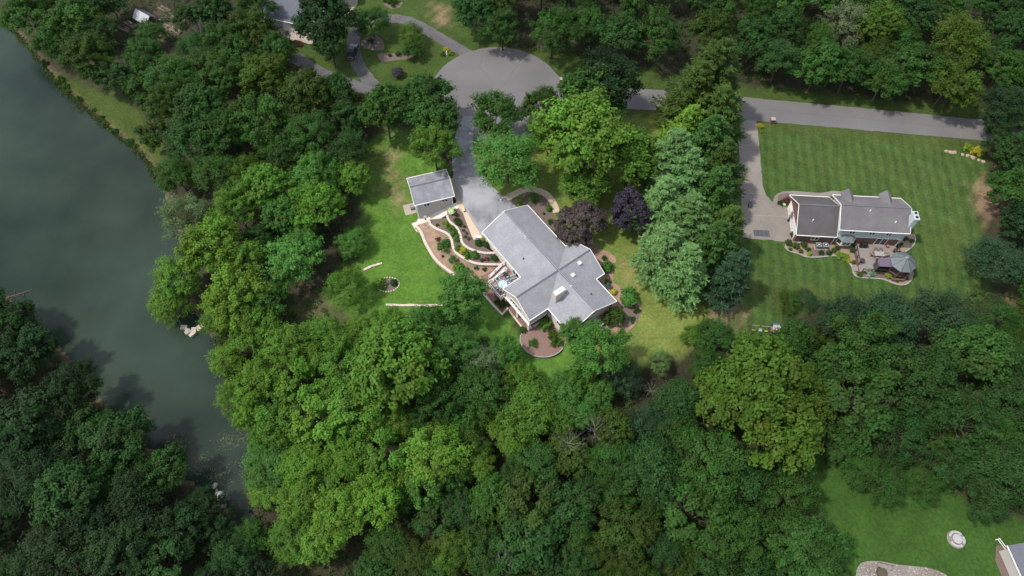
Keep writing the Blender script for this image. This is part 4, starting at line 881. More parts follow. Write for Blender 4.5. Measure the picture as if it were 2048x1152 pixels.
# ================================================================== west lawn details
for nm, pts, lab in (('stone_edging', [(727, 541), (741, 534), (754, 530), (764, 527)], 0), ('stone_edging', [(772, 610), (800, 611), (830, 611), (856, 612), (886, 610)], 1)):
    path = [G(a, b_)[:2] for a, b_ in cr(pts, False, 3)]
    t = thing(nm, ['short low row of pale edging stones at the left side of the lawn', 'long low row of pale edging stones along the lower edge of the lawn'][lab], 'stone edging')
    L = 0; rr = random.Random(lab)
    for a, c in zip(path, path[1:]):
        ln = math.hypot(c[0]-a[0], c[1]-a[1]); n = max(1, round(ln/.5))
        for i in range(n):
            x = a[0]+(c[0]-a[0])*(i+.5)/n; y = a[1]+(c[1]-a[1])*(i+.5)/n; z = h1(x, y)
            o = MB().box((0, 0, 0), (ln/n*.98, .42+rr.uniform(-.06, .1), .2)).build('stone', 'capblock', t); o.location = (x, y, z+.08+rr.uniform(-.03, .03)); o.rotation_euler = (rr.uniform(-.05, .05), rr.uniform(-.05, .05), math.atan2(c[1]-a[1], c[0]-a[0])+rr.uniform(-.15, .15))
t = thing('round_flower_bed', 'round flower bed ringed with small pale stones in the middle of the lower lawn', 'flower bed', G(776, 569)); zc = t.location.z
o = MB().cone((.55, 0, -.2), 1.35, 1.3, .25, 18).build('soil', 'mulch', t)
for k in range(26):
    a = 2*math.pi*k/26; rx = 2.1; x, y = rx*math.cos(a), 1.5*math.sin(a)
    o = MB().lump((0, 0, 0), .17, k, (1.1, .9, .7)).build('stone', 'capblock', t); o.location = (x, y, h1(t.location.x+x, t.location.y+y)-zc+.05)
# lake shore: stone landing, logs, bank rocks
t = thing('stone_landing', 'broken pale stone landing reaching into the lake below the overhanging tree', 'landing', P(384, 660, LAKE_Z+.3))
for k, (a, b_, s) in enumerate([(368, 655, 1.0), (376, 664, .95), (388, 662, 1.1), (398, 657, 1.0), (408, 652, .9), (384, 670, .8), (415, 648, .8), (374, 660, .7)]):
    x, y, _ = P(a, b_, LAKE_Z+.3); o = MB().box((0, 0, 0), (s*1.15, s*.85, .8)).build('slab', 'block', t); o.location = (x-t.location.x, y-t.location.y, -.2+.05*(k % 3)); o.rotation_euler = (.03*(k % 3-1), .05*(k % 2), k*.8)
def log(label, a, b_, r, z=LAKE_Z+.03, m='deadwood'):
    p = P(*a, z); q = P(*b_, z); t = thing('log', label, 'log', p); d = Vector(q)-Vector(p)
    MB().tube((0, 0, 0), tuple(d), r, r*.55, 8).build('stem', m, t)
    for f_, s in ((.4, 1), (.7, -1)): m_ = d*f_; MB().tube(tuple(m_), tuple(m_+Vector((-d.y, d.x, 0)).normalized()*s*d.length*.25+Vector((0, 0, .25))), r*.4, r*.15, 5).build('branch_stub', m, t)
    return t
log('floating dark log in the narrow end of the lake', (280, 828), (305, 840), .16, m='bark')
log('bare fallen trunk reaching into the lake from the dark left bank', (8, 598), (64, 580), .2, m='bark'); log('second bare fallen trunk on the dark left bank', (0, 607), (40, 590), .15, m='bark')
for k, (a, b_) in enumerate([(432, 985), (438, 998), (445, 1008), (430, 972), (442, 990)]): rock(a, b_, .6+.12*(k % 3), 'pale grey rock in the cove at the lake end, number %s of five' % ['one', 'two', 'three', 'four', 'five'][k], 'rock', 40+k, 'rocks in the cove', LAKE_Z+.05)
for k, (a, b_) in enumerate([(486, 742), (492, 752), (498, 760), (504, 768), (208, 278), (213, 287)]): rock(a, b_, .55, 'tan bank stone, number %s along the shore below the willow' % ['one', 'two', 'three', 'four', 'five', 'six'][k] if k < 4 else 'tan stone on the narrow grassy bank, number %s' % ['one', 'two'][k-4], 'pinkrock', 60+k, 'bank stones')
lp = cr([(120, 150), (150, 172), (180, 205), (215, 240), (262, 278)], False, 4)
# algae mats
for a, b_, rx, ry, s in ((500, 925, 4.2, 3.0, 1), (470, 880, 4.0, 2.0, 2), (410, 930, 4.0, 3.2, 3), (352, 885, 2.6, 1.6, 4), (440, 960, 3.0, 2.4, 5)):
    x, y, _ = P(a, b_, LAKE_Z); rr = random.Random(s); b = MB()
    for k in range(170):
        th = rr.uniform(0, 6.28); q = math.sqrt(rr.random())*rr.uniform(.4, 1.1); r_ = rr.uniform(.03, .13); cx_, cy_ = x+rx*q*math.cos(th), y+ry*q*math.sin(th); n = 5; z = LAKE_Z+.012+.0001*k
        b.add([(cx_+r_*math.cos(6.28*i/n+k), cy_+r_*math.sin(6.28*i/n+k), z) for i in range(n)], [tuple(range(n))])
    b.build('algae', 'algae', kind='stuff')
# ================================================================== lower right yard
t = thing('fire_pit', 'round pale stone fire pit ringed by curved stone benches on the lower right lawn', 'fire pit', G(1912, 1079)); 
MB().cone((0, 0, -.1), 1.36, 1.32, .16, 28).build('gravel_base', 'gravel', t); MB().cone((-.1, 0, .05), .62, .6, .5, 20).build('pit_wall', 'rock', t); MB().cone((-.1, 0, .56), .72, .72, .07, 20).build('pit_lid', 'pitstone', t)
for a0, a1 in ((-40, 20), (35, 95), (100, 160), (200, 300)):
    MB().ribbon([(-.05+1.03*math.cos(R_(a)), 1.03*math.sin(R_(a))) for a in np.linspace(a0, a1, 8)], .34, .05, .42).build('curved_bench', 'pitstone', t)
gb = [G(1500+a*.2676, 880+b_*.2676)[:2] for a, b_ in cr([(830, 920), (960, 905), (1100, 930), (1240, 945), (1330, 955), (1420, 985), (1480, 1020), (1560, 1080), (1500, 1200), (820, 1200), (790, 1020)], True, 3)]
drape('gravel_bed', gb, 'gravel', .05, kind='structure')
b = MB(); rr = random.Random(5); arr = np.array(gb)
k = 0
while k < 260:
    x = rr.uniform(arr[:, 0].min(), arr[:, 0].max()); y = rr.uniform(arr[:, 1].min(), arr[:, 1].max())
    if sdist([x], [y], gb)[1][0]: s = rr.uniform(.06, .16); b.lump((x, y, h1(x, y)+.06), s, k); k += 1
b.build('cobbles', 'rock', kind='stuff')
t = thing('garden_bench', 'weathered wooden seat frame standing on the gravel at the bottom edge', 'bench', G(1767, 1134), R_(-15))
for z in (.42, .85): MB().box((0, .35 if z > .5 else 0, z), (2.0, .5 if z < .5 else .06, .07 if z < .5 else .3)).build('slat', 'deadwood', t)
for x in (-.9, .9):
    for y in (-.25, .3): MB().box((x, y, .4), (.08, .08, .85)).build('leg', 'deadwood', t)
t = thing('stump', 'round dark stump on the gravel at the bottom edge beside the wooden seat', 'stump', G(1763, 1146)); MB().cone((0, 0, 0), .85, .75, .35, 14).build('body', 'bark', t)
hx, hy, _ = P(2015, 1091, 3.0); _q = P(2042, 1152, 3.0)
t = thing('corner_house', 'grey roof corner of a house with a white rail at the bottom right corner', 'house', (hx, hy, 0), math.atan2(_q[1]-hy, _q[0]-hx))
gable_walls(t, .35, 12, .4, 9.6, -2, 2.8, .4, .45, 'greysid'); 
MB().slab([(0, 0, 3.0), (12.4, 0, 3.0), (12.4, 5, 5.2), (0, 5, 5.2)], .14).build('roof_slope', 'rooftl', t); MB().slab([(0, 5, 5.2), (12.4, 5, 5.2), (12.4, 10, 3.0), (0, 10, 3.0)], .14).build('roof_slope', 'rooftl', t); MB().bar((0, -.05, 2.95), (12.4, -.05, 2.95), .11, .13).build('gutter', 'white', t)
t = thing('yard_rail', 'white post and rail fence beside the grey roof corner', 'fence', G(2003, 1095), R_(-66))
MB().bar((-1.2, 0, .95), (5.4, 0, .95), .08).build('rail', 'white', t); MB().bar((-1.2, 0, .5), (5.4, 0, .5), .08).build('rail', 'white', t)
for k in range(5): MB().box((-1.2+1.65*k, 0, .5), (.12, .12, 1.1)).build('post', 'white', t)
drape('patio', [G(a, b_)[:2] for a, b_ in ((1992, 1092), (2010, 1090), (2048, 1160), (2010, 1170), (1990, 1120))], 'mulch', .05, kind='structure')
# swing set
t = thing('swing_set', 'timber swing set with yellow swings, mint glider and a small platform beyond the pines', 'swing set', (*P(1520, 664)[:2], 0), R_(-6))
MB().bar((-1.9, 0, 2.2), (1.5, 0, 2.2), .12).build('beam', 'deadwood', t)
for s in (-1, 1):
    MB().bar((-1.8, 0, 2.2), (-2.1, s*1.1, 0), .1).build('leg', 'redwood', t); MB().bar((1.4, s*.6, 2.2), (1.4, s*.8, 0), .1).build('leg', 'redwood', t)
for x, m_ in ((-1.2, 'yellow'), (.9, 'yellow')):
    f = MB().box((x, 0, .5), (.6, .28, .08)).build('swing_seat', m_, t); MB().bar((x-.25, 0, .5), (x-.25, 0, 2.2), .025).bar((x+.25, 0, .5), (x+.25, 0, 2.2), .025).build('chain', 'steel', f)
MB().box((-.15, 0, .55), (.55, .6, .5)).build('glider', 'mint', t)
MB().box((2.0, 0, 1.3), (1.1, 1.2, .1)).build('platform', 'deadwood', t)
for x in (1.5, 2.5):
    for y in (-.55, .55): MB().box((x, y, 1.3), (.1, .1, 2.6)).build('tower_post', 'redwood', t)
MB().slab([(1.35, -.7, 2.5), (2.65, -.7, 2.5), (2.65, 0, 3.1), (1.35, 0, 3.1)], .05).build('tower_roof', 'greysid', t); MB().slab([(1.35, 0, 3.1), (2.65, 0, 3.1), (2.65, .7, 2.5), (1.35, .7, 2.5)], .05).build('tower_roof', 'teal', t)
# ================================================================== vegetation prototypes
def quads_mesh(name, C, Nn, T, S, W, tone, m, fold=.0):
    "leaf quads: centre C, normal Nn, long axis T, half length S, half width W"
    T = T-Nn*(T*Nn).sum(1, keepdims=True); T /= np.maximum(np.linalg.norm(T, axis=1, keepdims=True), 1e-6)
    B = np.cross(Nn, T); k = len(C)
    v = np.stack([C-T*S[:, None], C+B*W[:, None]+T*S[:, None]*.1, C+T*S[:, None], C-B*W[:, None]+T*S[:, None]*.1], 1).reshape(-1, 3)
    me = bpy.data.meshes.new(name)
    me.vertices.add(4*k); me.vertices.foreach_set('co', v.astype(np.float32).ravel())
    me.loops.add(4*k); me.loops.foreach_set('vertex_index', np.arange(4*k, dtype=np.int32))
    me.polygons.add(k); me.polygons.foreach_set('loop_start', np.arange(0, 4*k, 4, dtype=np.int32)); me.polygons.foreach_set('loop_total', np.full(k, 4, np.int32))
    me.update(calc_edges=True)
    c = me.color_attributes.new('tone', 'FLOAT_COLOR', 'POINT')
    tt = np.repeat(tone, 4, axis=0); c.data.foreach_set('color', np.concatenate([tt, np.zeros((4*k, 4-tt.shape[1]))], 1).astype(np.float32).ravel())
    me.materials.append(M[m]); return me
def rdir(rg, n):
    v = rg.normal(size=(n, 3)); return v/np.linalg.norm(v, axis=1, keepdims=True)
def crown(name, seed, nlobe=13, ncl=11, nleaf=62, leaf=.036, ar=1.5, zc=1.45, vz=.82, lobe=.42, cl=.15, spread=1.0, up=.55, droop=0.0, m='leaf', under=.25, shoot=.10):
    "crown of unit radius: limbs carry lobes, lobes carry sprays, sprays carry leaves"
    rg = np.random.default_rng(seed); P_ = []; Nn = []; T = []; tone = []
    ga_ = math.pi*(3-math.sqrt(5)); rot = rg.uniform(0, 6.28)
    for i in range(nlobe):
        zz = 1-(i+.5)/nlobe*(1+under); rr_ = math.sqrt(max(0, 1-zz*zz)); a = rot+i*ga_+rg.uniform(-.35, .35)
        d = np.array([rr_*math.cos(a), rr_*math.sin(a), zz*vz]); ext = rg.uniform(.42, .86)*spread
        c0 = np.array([0, 0, zc])+d*ext; lr = lobe*rg.uniform(.72, 1.2); lt = rg.uniform(0, 1)
        dirs = rdir(rg, ncl*2); od = d/max(np.linalg.norm(d), 1e-6); sc = dirs@od+dirs[:, 2]*.6; dirs = dirs[np.argsort(-sc)][:int(ncl*1.35)]
        for e in dirs:
            q = c0+e*lr*rg.uniform(.62, 1.05)*np.array([1, 1, .8]); q[2] -= droop*np.hypot(q[0], q[1])**2
            k = int(nleaf*rg.uniform(.7, 1.3)); r_ = cl*rg.uniform(.75, 1.3)
            off = rdir(rg, k)*(rg.uniform(0, 1, (k, 1))**.45)*r_*np.array([1, 1, .7])
            ax = e*.6+od*.5+np.array([0, 0, .25]); ax /= np.linalg.norm(ax)
            off += ax*(rg.uniform(-1, 1, (k, 1)))*shoot*rg.uniform(.4, 1.6)
            P_.append(q+off); n_ = off/np.maximum(np.linalg.norm(off, axis=1, keepdims=True), 1e-6)*.55+np.array([0, 0, up])+e*.35+rdir(rg, k)*.55
            Nn.append(n_/np.linalg.norm(n_, axis=1, keepdims=True)); T.append(rdir(rg, k)+ax*.7)
            ct = .5*lt+.5*rg.uniform(0, 1)
            tone.append(np.stack([np.clip(ct*.7+rg.uniform(0, 1, k)*.3, 0, 1), np.clip(.5*lt+.3*rg.uniform(0, 1)+.2*rg.uniform(0, 1, k), 0, 1)], 1))
    C = np.concatenate(P_); Nn = np.concatenate(Nn); T = np.concatenate(T); tone = np.concatenate(tone); k = len(C)
    S = leaf*rg.uniform(.65, 1.35, k); return quads_mesh(name, C, Nn, T, S, S/ar, tone, m)
def pine_crown(name, seed, tiers=17, m='needle'):
    rg = np.random.default_rng(seed); P_ = []; Nn = []; T = []; tone = []
    for i in range(tiers):
        f = i/(tiers-1); z = .45+2.85*f; r = ((1-f)**.66*1.04+.05)*rg.uniform(.82, 1.12); nb = int(8-3*f)+1; a0 = rg.uniform(0, 6.28)
        for j in range(nb):
            a = a0+j*6.283/nb+rg.uniform(-.2, .2); rl = r*rg.uniform(.72, 1.12); d = np.array([math.cos(a), math.sin(a), 0]); bt = rg.uniform(0, 1); lift = rg.uniform(.05, .25)
            side = np.array([-d[1], d[0], 0]); ns = max(3, int(rl*11))
            for s in range(ns):
                u = (s+.6)/ns; ln = rl*(.16+.24*u*(1.15-u)*2)
                for sd in (-1, 1, 0):
                    k = 9; bse = np.array([0, 0, z])+d*rl*u+np.array([0, 0, lift*rl*u*u])
                    tipd = d*.55+side*sd*.85+np.array([0, 0, .12]); tipd /= np.linalg.norm(tipd)
                    t_ = rg.uniform(0.1, 1, (k, 1)); pts = bse+tipd*ln*t_+rg.normal(size=(k, 3))*.022
                    P_.append(pts); n_ = np.array([0, 0, 1.0])+rdir(rg, k)*.55; Nn.append(n_/np.linalg.norm(n_, axis=1, keepdims=True)); T.append(tipd+rdir(rg, k)*.45)
                    ct = .5*bt+.5*rg.uniform(); tone.append(np.stack([np.clip(.6*ct+.4*rg.uniform(0, 1, k), 0, 1), np.full(k, .4*bt+.3)], 1))
    C = np.concatenate(P_); k = len(C); S = .066*rg.uniform(.7, 1.3, k)
    return quads_mesh(name, C, np.concatenate(Nn), np.concatenate(T), S, S*.3, np.concatenate(tone), m)
def skeleton(name, seed, zc=1.45, r=.045, limbs=7, reach=.7, m='bark', twigs=2, z0=-.25, lean=0.0):
    rr = random.Random(seed); b = MB(); p = Vector((0, 0, z0)); top = zc*.8; n = 5; pts = [p.copy()]
    for i in range(n): pts.append(Vector((rr.uniform(-.03, .03)*i+lean*i, rr.uniform(-.03, .03)*i, z0+(top-z0)*(i+1)/n)))
    for i in range(n): b.tube(pts[i], pts[i+1], r*(1.15-.12*i), r*(1.03-.12*i), 7)
    def br(a, d, L, rad, lv):
        c = a+d*L*.5+Vector((rr.uniform(-.1, .1), rr.uniform(-.1, .1), .04))*L; e = a+d*L+Vector((0, 0, .12*L))
        b.tube(a, c, rad, rad*.75, 5); b.tube(c, e, rad*.75, rad*.4, 5)
        if lv > 0:
            for _ in range(3):
                s = a.lerp(e, rr.uniform(.45, 1)); dd = (d+Vector((rr.uniform(-.8, .8), rr.uniform(-.8, .8), rr.uniform(-.2, .7)))).normalized(); br(s, dd, L*rr.uniform(.4, .62), rad*.45, lv-1)
    for k in range(limbs):
        a = 2*math.pi*k/limbs+rr.uniform(-.3, .3); f = rr.uniform(.5, 1); s = pts[2].lerp(pts[-1], f)
        br(s, Vector((math.cos(a), math.sin(a), rr.uniform(.35, 1.1))).normalized(), reach*rr.uniform(.7, 1.05), r*.55, twigs)
    me = b.mesh(name, m); return me
CR = {}
CR['b'] = [crown('oak_crown', 10+i, nlobe=14+2*i, ncl=10, nleaf=74-7*i, leaf=.029+.004*i, lobe=.33+.03*(i % 2), cl=.125, shoot=.15) for i in range(5)]
CR['o'] = [crown('open_crown', 210+i, nlobe=11, ncl=9, nleaf=66, leaf=.046, lobe=.30, cl=.14, shoot=.2, spread=1.08, ar=1.2, under=.45, up=.7) for i in range(2)]
CR['m'] = [crown('maple_crown', 30+i, nlobe=18, ncl=10, nleaf=55, leaf=.034, zc=1.5, vz=1.0, lobe=.34, cl=.13, shoot=.17, ar=1.35) for i in range(3)]
CR['s'] = [crown('ash_crown', 50+i, nlobe=15, ncl=10, nleaf=58, leaf=.042, ar=2.4, zc=1.4, vz=.7, lobe=.38, cl=.16, shoot=.2, up=.8, droop=.18) for i in range(3)]
CR['w'] = [crown('willow_crown', 70+i, nlobe=12, ncl=9, nleaf=50, leaf=.044, ar=3.6, zc=1.3, vz=.85, lobe=.42, cl=.17, shoot=.16, droop=.3, spread=1.05) for i in range(2)]
CR['d'] = [crown('dense_crown', 90+i, nlobe=24, ncl=12, nleaf=46, leaf=.032, ar=1.25, zc=1.05, vz=.95, lobe=.30, cl=.11, shoot=.05, m='dense', under=.55) for i in range(2)]
CR['c'] = [crown('column_crown', 110, nlobe=20, ncl=9, nleaf=50, leaf=.04, zc=1.9, vz=1.6, lobe=.36, cl=.15, shoot=.16, under=.6)]
CR['p'] = [pine_crown('pine_crown', 130+i) for i in range(2)]
SK = {'o': skeleton('open_trunk', 7, limbs=9, reach=.85), 'b': skeleton('oak_trunk', 1), 'm': skeleton('maple_trunk', 2, limbs=8), 's': skeleton('ash_trunk', 3, limbs=6, reach=.8), 'w': skeleton('willow_trunk', 4, zc=1.3, reach=.8), 'd': skeleton('ornamental_trunk', 5, zc=1.0, limbs=6, reach=.5), 'c': skeleton('column_trunk', 6, zc=1.9, limbs=8, reach=.6)}
b = MB()
for i in range(6): b.tube((.01*i, 0, -.25+.6*i), (.01*(i+1), 0, .35+.6*i), .05-.008*i, .042-.008*i, 7)
for i in range(30):
    a = i*2.4; z = .5+i*.09; L_ = .8*(1-i/34); b.tube((0, 0, z), (L_*math.cos(a), L_*math.sin(a), z+.1), .014, .006, 4)
SK['p'] = b.mesh('pine_trunk', 'bark')
KN = {'o': 'walnut_tree', 'b': 'oak_tree', 'm': 'maple_tree', 's': 'ash_tree', 'w': 'willow_tree', 'd': 'ornamental_tree', 'c': 'columnar_tree', 'p': 'pine_tree'}
KW = {'o': 'wide-open tree', 'b': 'broad leafy tree', 'm': 'pointed leafy tree', 's': 'feathery leafy tree', 'w': 'drooping tree', 'd': 'dense round tree', 'c': 'tall narrow leafy tree', 'p': 'feathery pine'}
ZC = {'o': 1.45, 'b': 1.45, 'm': 1.5, 's': 1.4, 'w': 1.3, 'd': 1.05, 'c': 1.9, 'p': 1.5}
TONES = {'Y': ((.098, .192, .024), 'yellow-green'), 'y': ((.052, .098, .012), 'olive-yellow'), 'G': ((.076, .165, .021), 'mid green'), 'E': ((.056, .148, .027), 'emerald green'), 'D': ((.025, .067, .015), 'dark green'),
         'B': ((.088, .172, .050), 'pale bluish-green'), 'b': ((.026, .062, .026), 'dull bluish-green'), 'O': ((.036, .070, .011), 'olive green'), 'g': ((.032, .084, .015), 'deep grass-green'), 'K': ((.013, .030, .010), 'very dark green'),  # dark greens put the outer woods' dimness into the leaf colour
         'k': ((.018, .045, .013), 'blackish green'), 'M': ((.046, .038, .037), 'brownish maroon'), 'V': ((.036, .031, .042), 'dusky purple'), 'P': ((.10, .145, .065), 'pale grey-green'), 'L': ((.175, .185, .022), 'bright yellow')}
TR = random.Random(77); placed = []; _proto = {}
def tree(px, py, rpx, kind, tone, label=None, group=None, hs=1.0, name=None, cat='tree'):
    zc = ZC[kind]; z = 6.0
    for _ in range(6):
        x, y, _z = P(px, py, z); s = depth(x, y, z); R = rpx*s/F; g = h1(x, y); z = g+zc*R*hs
    v = TR.randrange(len(CR[kind])); key = (kind, v); col_, tw = TONES[tone]; j = TR.uniform(.86, 1.14)
    col = (col_[0]*j*TR.uniform(.93, 1.08), col_[1]*j, col_[2]*j*TR.uniform(.9, 1.1), 1)
    rz = TR.uniform(0, 6.28); sc = (R*TR.uniform(.88, 1.14), R*TR.uniform(.88, 1.14), R*hs*TR.uniform(.93, 1.07))
    if key not in _proto:
        t = thing(name or KN[kind], label or '', cat, (x, y, g), rz); t.scale = sc
        c = bpy.data.objects.new('crown', CR[kind][v]); COL.objects.link(c); c.parent = t; c.color = col
        k = bpy.data.objects.new('trunk', SK[kind]); COL.objects.link(k); k.parent = t; _proto[key] = t
    else:
        t = copy_thing(_proto[key], (x, y, g), rz, sc, label); t.name = name or KN[kind]
        for ch in t.children:
            if ch.name.startswith('crown'): ch.color = col
    t['label'] = label or ''; t['category'] = cat
    t.rotation_euler = (TR.uniform(-.1, .1), TR.uniform(-.1, .1), rz)
    if group: t['group'] = group
    elif 'group' in t: del t['group']
    placed.append((px, py, rpx, kind, tone, t, R)); return t
# ================================================================== trees one can single out
def T(px, py, r, k, tn, label, group=None, **kw): return tree(px, py, r, k, tn, label, group, **kw)
T(1175, 285, 92, 'b', 'Y', 'huge bright yellow-green maple on the lawn between road and main house', hs=1.0)
T(1262, 318, 58, 'b', 'G', 'mid green tree merged against the right side of the huge bright maple')
T(1098, 262, 50, 'b', 'G', 'bright green tree merged against the left side of the huge bright maple')
T(1172, 372, 42, 'b', 'G', 'green lower boughs tree between the huge maple and the brownish maroon tree')
T(1015, 312, 60, 's', 'E', 'emerald round tree standing right beside the top of our driveway')
T(990, 244, 48, 'm', 'g', 'deep green tree between the turning circle and the emerald tree')
T(868, 292, 52, 'b', 'G', 'grey-green tree directly behind the small outbuilding')
T(1160, 446, 54, 'd', 'M', 'brownish maroon dense tree touching the right side of the main house roof', hs=.8)
T(1272, 426, 50, 'd', 'V', 'dusky purple dense tree between the lawn and the pale pines', hs=1.25)
T(796, 143, 13, 'd', 'M', 'small dark red round bush-like tree alone on the lawn by the loop drive', hs=.8)
T(930, 592, 46, 'c', 'E', 'tall narrow green tree beside the deck of the main house', hs=.8)
T(703, 480, 33, 's', 'E', 'small light green tree alone at the left edge of the lower lawn', hs=.8)
T(1196, 712, 66, 'b', 'E', 'large bright green tree at the lower corner of the main house')
T(1150, 664, 26, 'c', 'E', 'small bright green tree touching the lower roof end of the main house', hs=.7)
T(1246, 752, 36, 'w', 'b', 'dull feathery tree under the large bright green tree')
T(1320, 722, 26, 'w', 'B', 'pale grey-green low tree at the bottom edge of the right lawn', hs=.8)
T(1386, 672, 24, 's', 'G', 'small green tree at the lawn end below the pine row', hs=.8); T(1432, 672, 36, 's', 'g', 'deep green round tree right of the small tree below the pine row', hs=.8)
T(690, 566, 42, 'w', 'G', 'thin light green tree leaning over the left side of the lower lawn'); T(966, 722, 40, 'w', 'P', 'pale grey-green drooping tree in the woods below the main house')
T(1208, 160, 62, 'm', 'K', 'very dark pointed tree beside the road above the huge bright maple'); T(1178, 196, 62, 'b', 'g', 'deep green tree between the very dark tree and the huge bright maple'); T(1088, 214, 42, 'b', 'O', 'olive tree at the lower edge of the turning circle')
T(768, 224, 54, 'b', 'g', 'olive green tree left of our driveway, leftmost of three near the loop drive mouth'); T(836, 194, 52, 'b', 'g', 'olive green tree left of our driveway, topmost of three near the loop drive mouth'); T(872, 240, 46, 'b', 'g', 'olive green tree touching our driveway top, rightmost of three near the loop drive mouth')
T(645, 38, 56, 'b', 'k', 'large blackish green tree covering the blue-grey roof and the parked car', hs=1.1); T(660, 92, 38, 'b', 'D', 'dark green tree in front of the blackish tree by the loop drive')
T(742, 42, 36, 's', 'g', 'feathery green tree standing inside the loop drive', hs=.8); T(822, 66, 28, 'w', 'y', 'small olive-yellow tree inside the loop drive, upper one of two', hs=.8); T(828, 98, 24, 's', 'g', 'small green tree inside the loop drive, lower one of two', hs=.7)
T(372, 436, 50, 'w', 'P', 'sparse pale tree with dead branches overhanging the lake'); T(352, 555, 46, 's', 'G', 'feathery green tree leaning over the lake water'); T(336, 606, 40, 's', 'G', 'low green boughs tree reaching farthest over the lake'); T(425, 495, 62, 'b', 'Y', 'bright yellow-green tree beside the lake, upper one of the bright pair')
T(472, 600, 62, 'b', 'Y', 'bright yellow-green tree beside the lake, lower one of the bright pair'); T(604, 512, 52, 'm', 'E', 'round emerald tree above the dark clearing in the lakeside woods')
T(2005, 522, 48, 's', 'b', 'bluish dark spreading tree at the right edge beside the neighbour lawn'); T(1575, 598, 28, 'w', 'y', 'small olive-yellow tree on the near edge of the neighbour lawn', hs=.6); T(1616, 600, 24, 'w', 'b', 'sparse greyish small tree on the near edge of the neighbour lawn', hs=.6)
# pines: lawn side lighter, neighbour side darkened in colour to imitate dimness
pines = [(1368, 268, 48, 'G'), (1345, 325, 54, 'B'), (1375, 372, 54, 'B'), (1335, 415, 52, 'B'), (1365, 455, 56, 'B'), (1335, 500, 56, 'B'), (1368, 545, 50, 'B'),
         (1412, 160, 66, 'O'), (1388, 215, 60, 'O'), (1432, 240, 52, 'O'), (1420, 300, 52, 'g'), (1438, 350, 48, 'O'), (1420, 405, 50, 'g'), (1440, 455, 48, 'O'), (1430, 510, 50, 'g'), (1450, 560, 46, 'b'), (1395, 290, 40, 'O')]
on = ['first', 'second', 'third', 'fourth', 'fifth', 'sixth', 'seventh', 'eighth', 'ninth', 'tenth', 'eleventh', 'twelfth', '13th', '14th', '15th', '16th', '17th', '18th', '19th', '20th', '21st', '22nd', '23rd', '24th', '25th', '26th', '27th', '28th', '29th', '30th']
for k, (a, b_, r, tn) in enumerate(pines[:7]): T(a, b_, r, 'p', tn, 'pale feathery pine, %s from the road, on the lawn side of the pine row' % on[k], 'pale pines on the lawn side', hs=1.0)
for k, (a, b_, r, tn) in enumerate(pines[7:]): T(a, b_, r, 'p', tn, 'darker green pine, %s from the road, on the neighbour side of the pine row' % on[k], 'dark pines on the neighbour side', hs=1.0)
# ================================================================== woods
Z = {}
def zone(key, phrase, trees=(), poly=None, rr=(34, 52), tones='GGGD', kinds='bbobms', space=.70, hs=(.85, 1.15)):
    st = len(placed)
    for q in trees: tree(*q, group=phrase)
    if poly:
        xs_ = [p[0] for p in poly]; ys_ = [p[1] for p in poly]; fail = 0
        while fail < 800:
            px = TR.uniform(min(xs_), max(xs_)); py = TR.uniform(min(ys_), max(ys_)); r = TR.uniform(*rr)
            if not sdist([px], [py], poly)[1][0] or any((px-q[0])**2+(1.15*(py-q[1]))**2 < (space*(r+q[2]))**2 for q in placed): fail += 1; continue
            tree(px, py, r, TR.choice(kinds), TR.choice(tones), group=phrase, hs=TR.uniform(*hs)); fail = 0
    mine = placed[st:]; rows = {}
    for q in mine: rows.setdefault(int((q[1]+200)//80), []).append(q)
    for i, kx in enumerate(sorted(rows, reverse=True)):
        for j, q in enumerate(sorted(rows[kx], key=lambda q: q[0])):
            q[5]['label'] = '%s %s, %s from left in %s row of the %s' % (TONES[q[4]][1], KW[q[3]].replace(' leafy', ''), on[min(j, 29)], on[i], phrase); q[5]['group'] = 'trees in the '+phrase
zone('lot_top', 'lawn-side wood', [(470, 415, 52, 'b', 'G'), (530, 380, 48, 'b', 'G'), (565, 440, 44, 'b', 'E'), (640, 352, 50, 'm', 'E'), (645, 420, 50, 'm', 'G'), (592, 395, 36, 'b', 'G'), (500, 345, 44, 'b', 'y'), (430, 345, 44, 's', 'g'),
     (490, 520, 46, 'b', 'G'), (536, 596, 40, 'b', 'E'), (440, 632, 36, 's', 'G'), (520, 655, 48, 'b', 'G'), (600, 455, 34, 's', 'E'), (560, 300, 46, 's', 'g'), (690, 300, 40, 's', 'D')],
     [(470, 350), (690, 290), (735, 300), (700, 400), (680, 440), (640, 480), (560, 560), (500, 660), (450, 640), (420, 520), (420, 400)], (26, 38), 'GGED', space=.78)
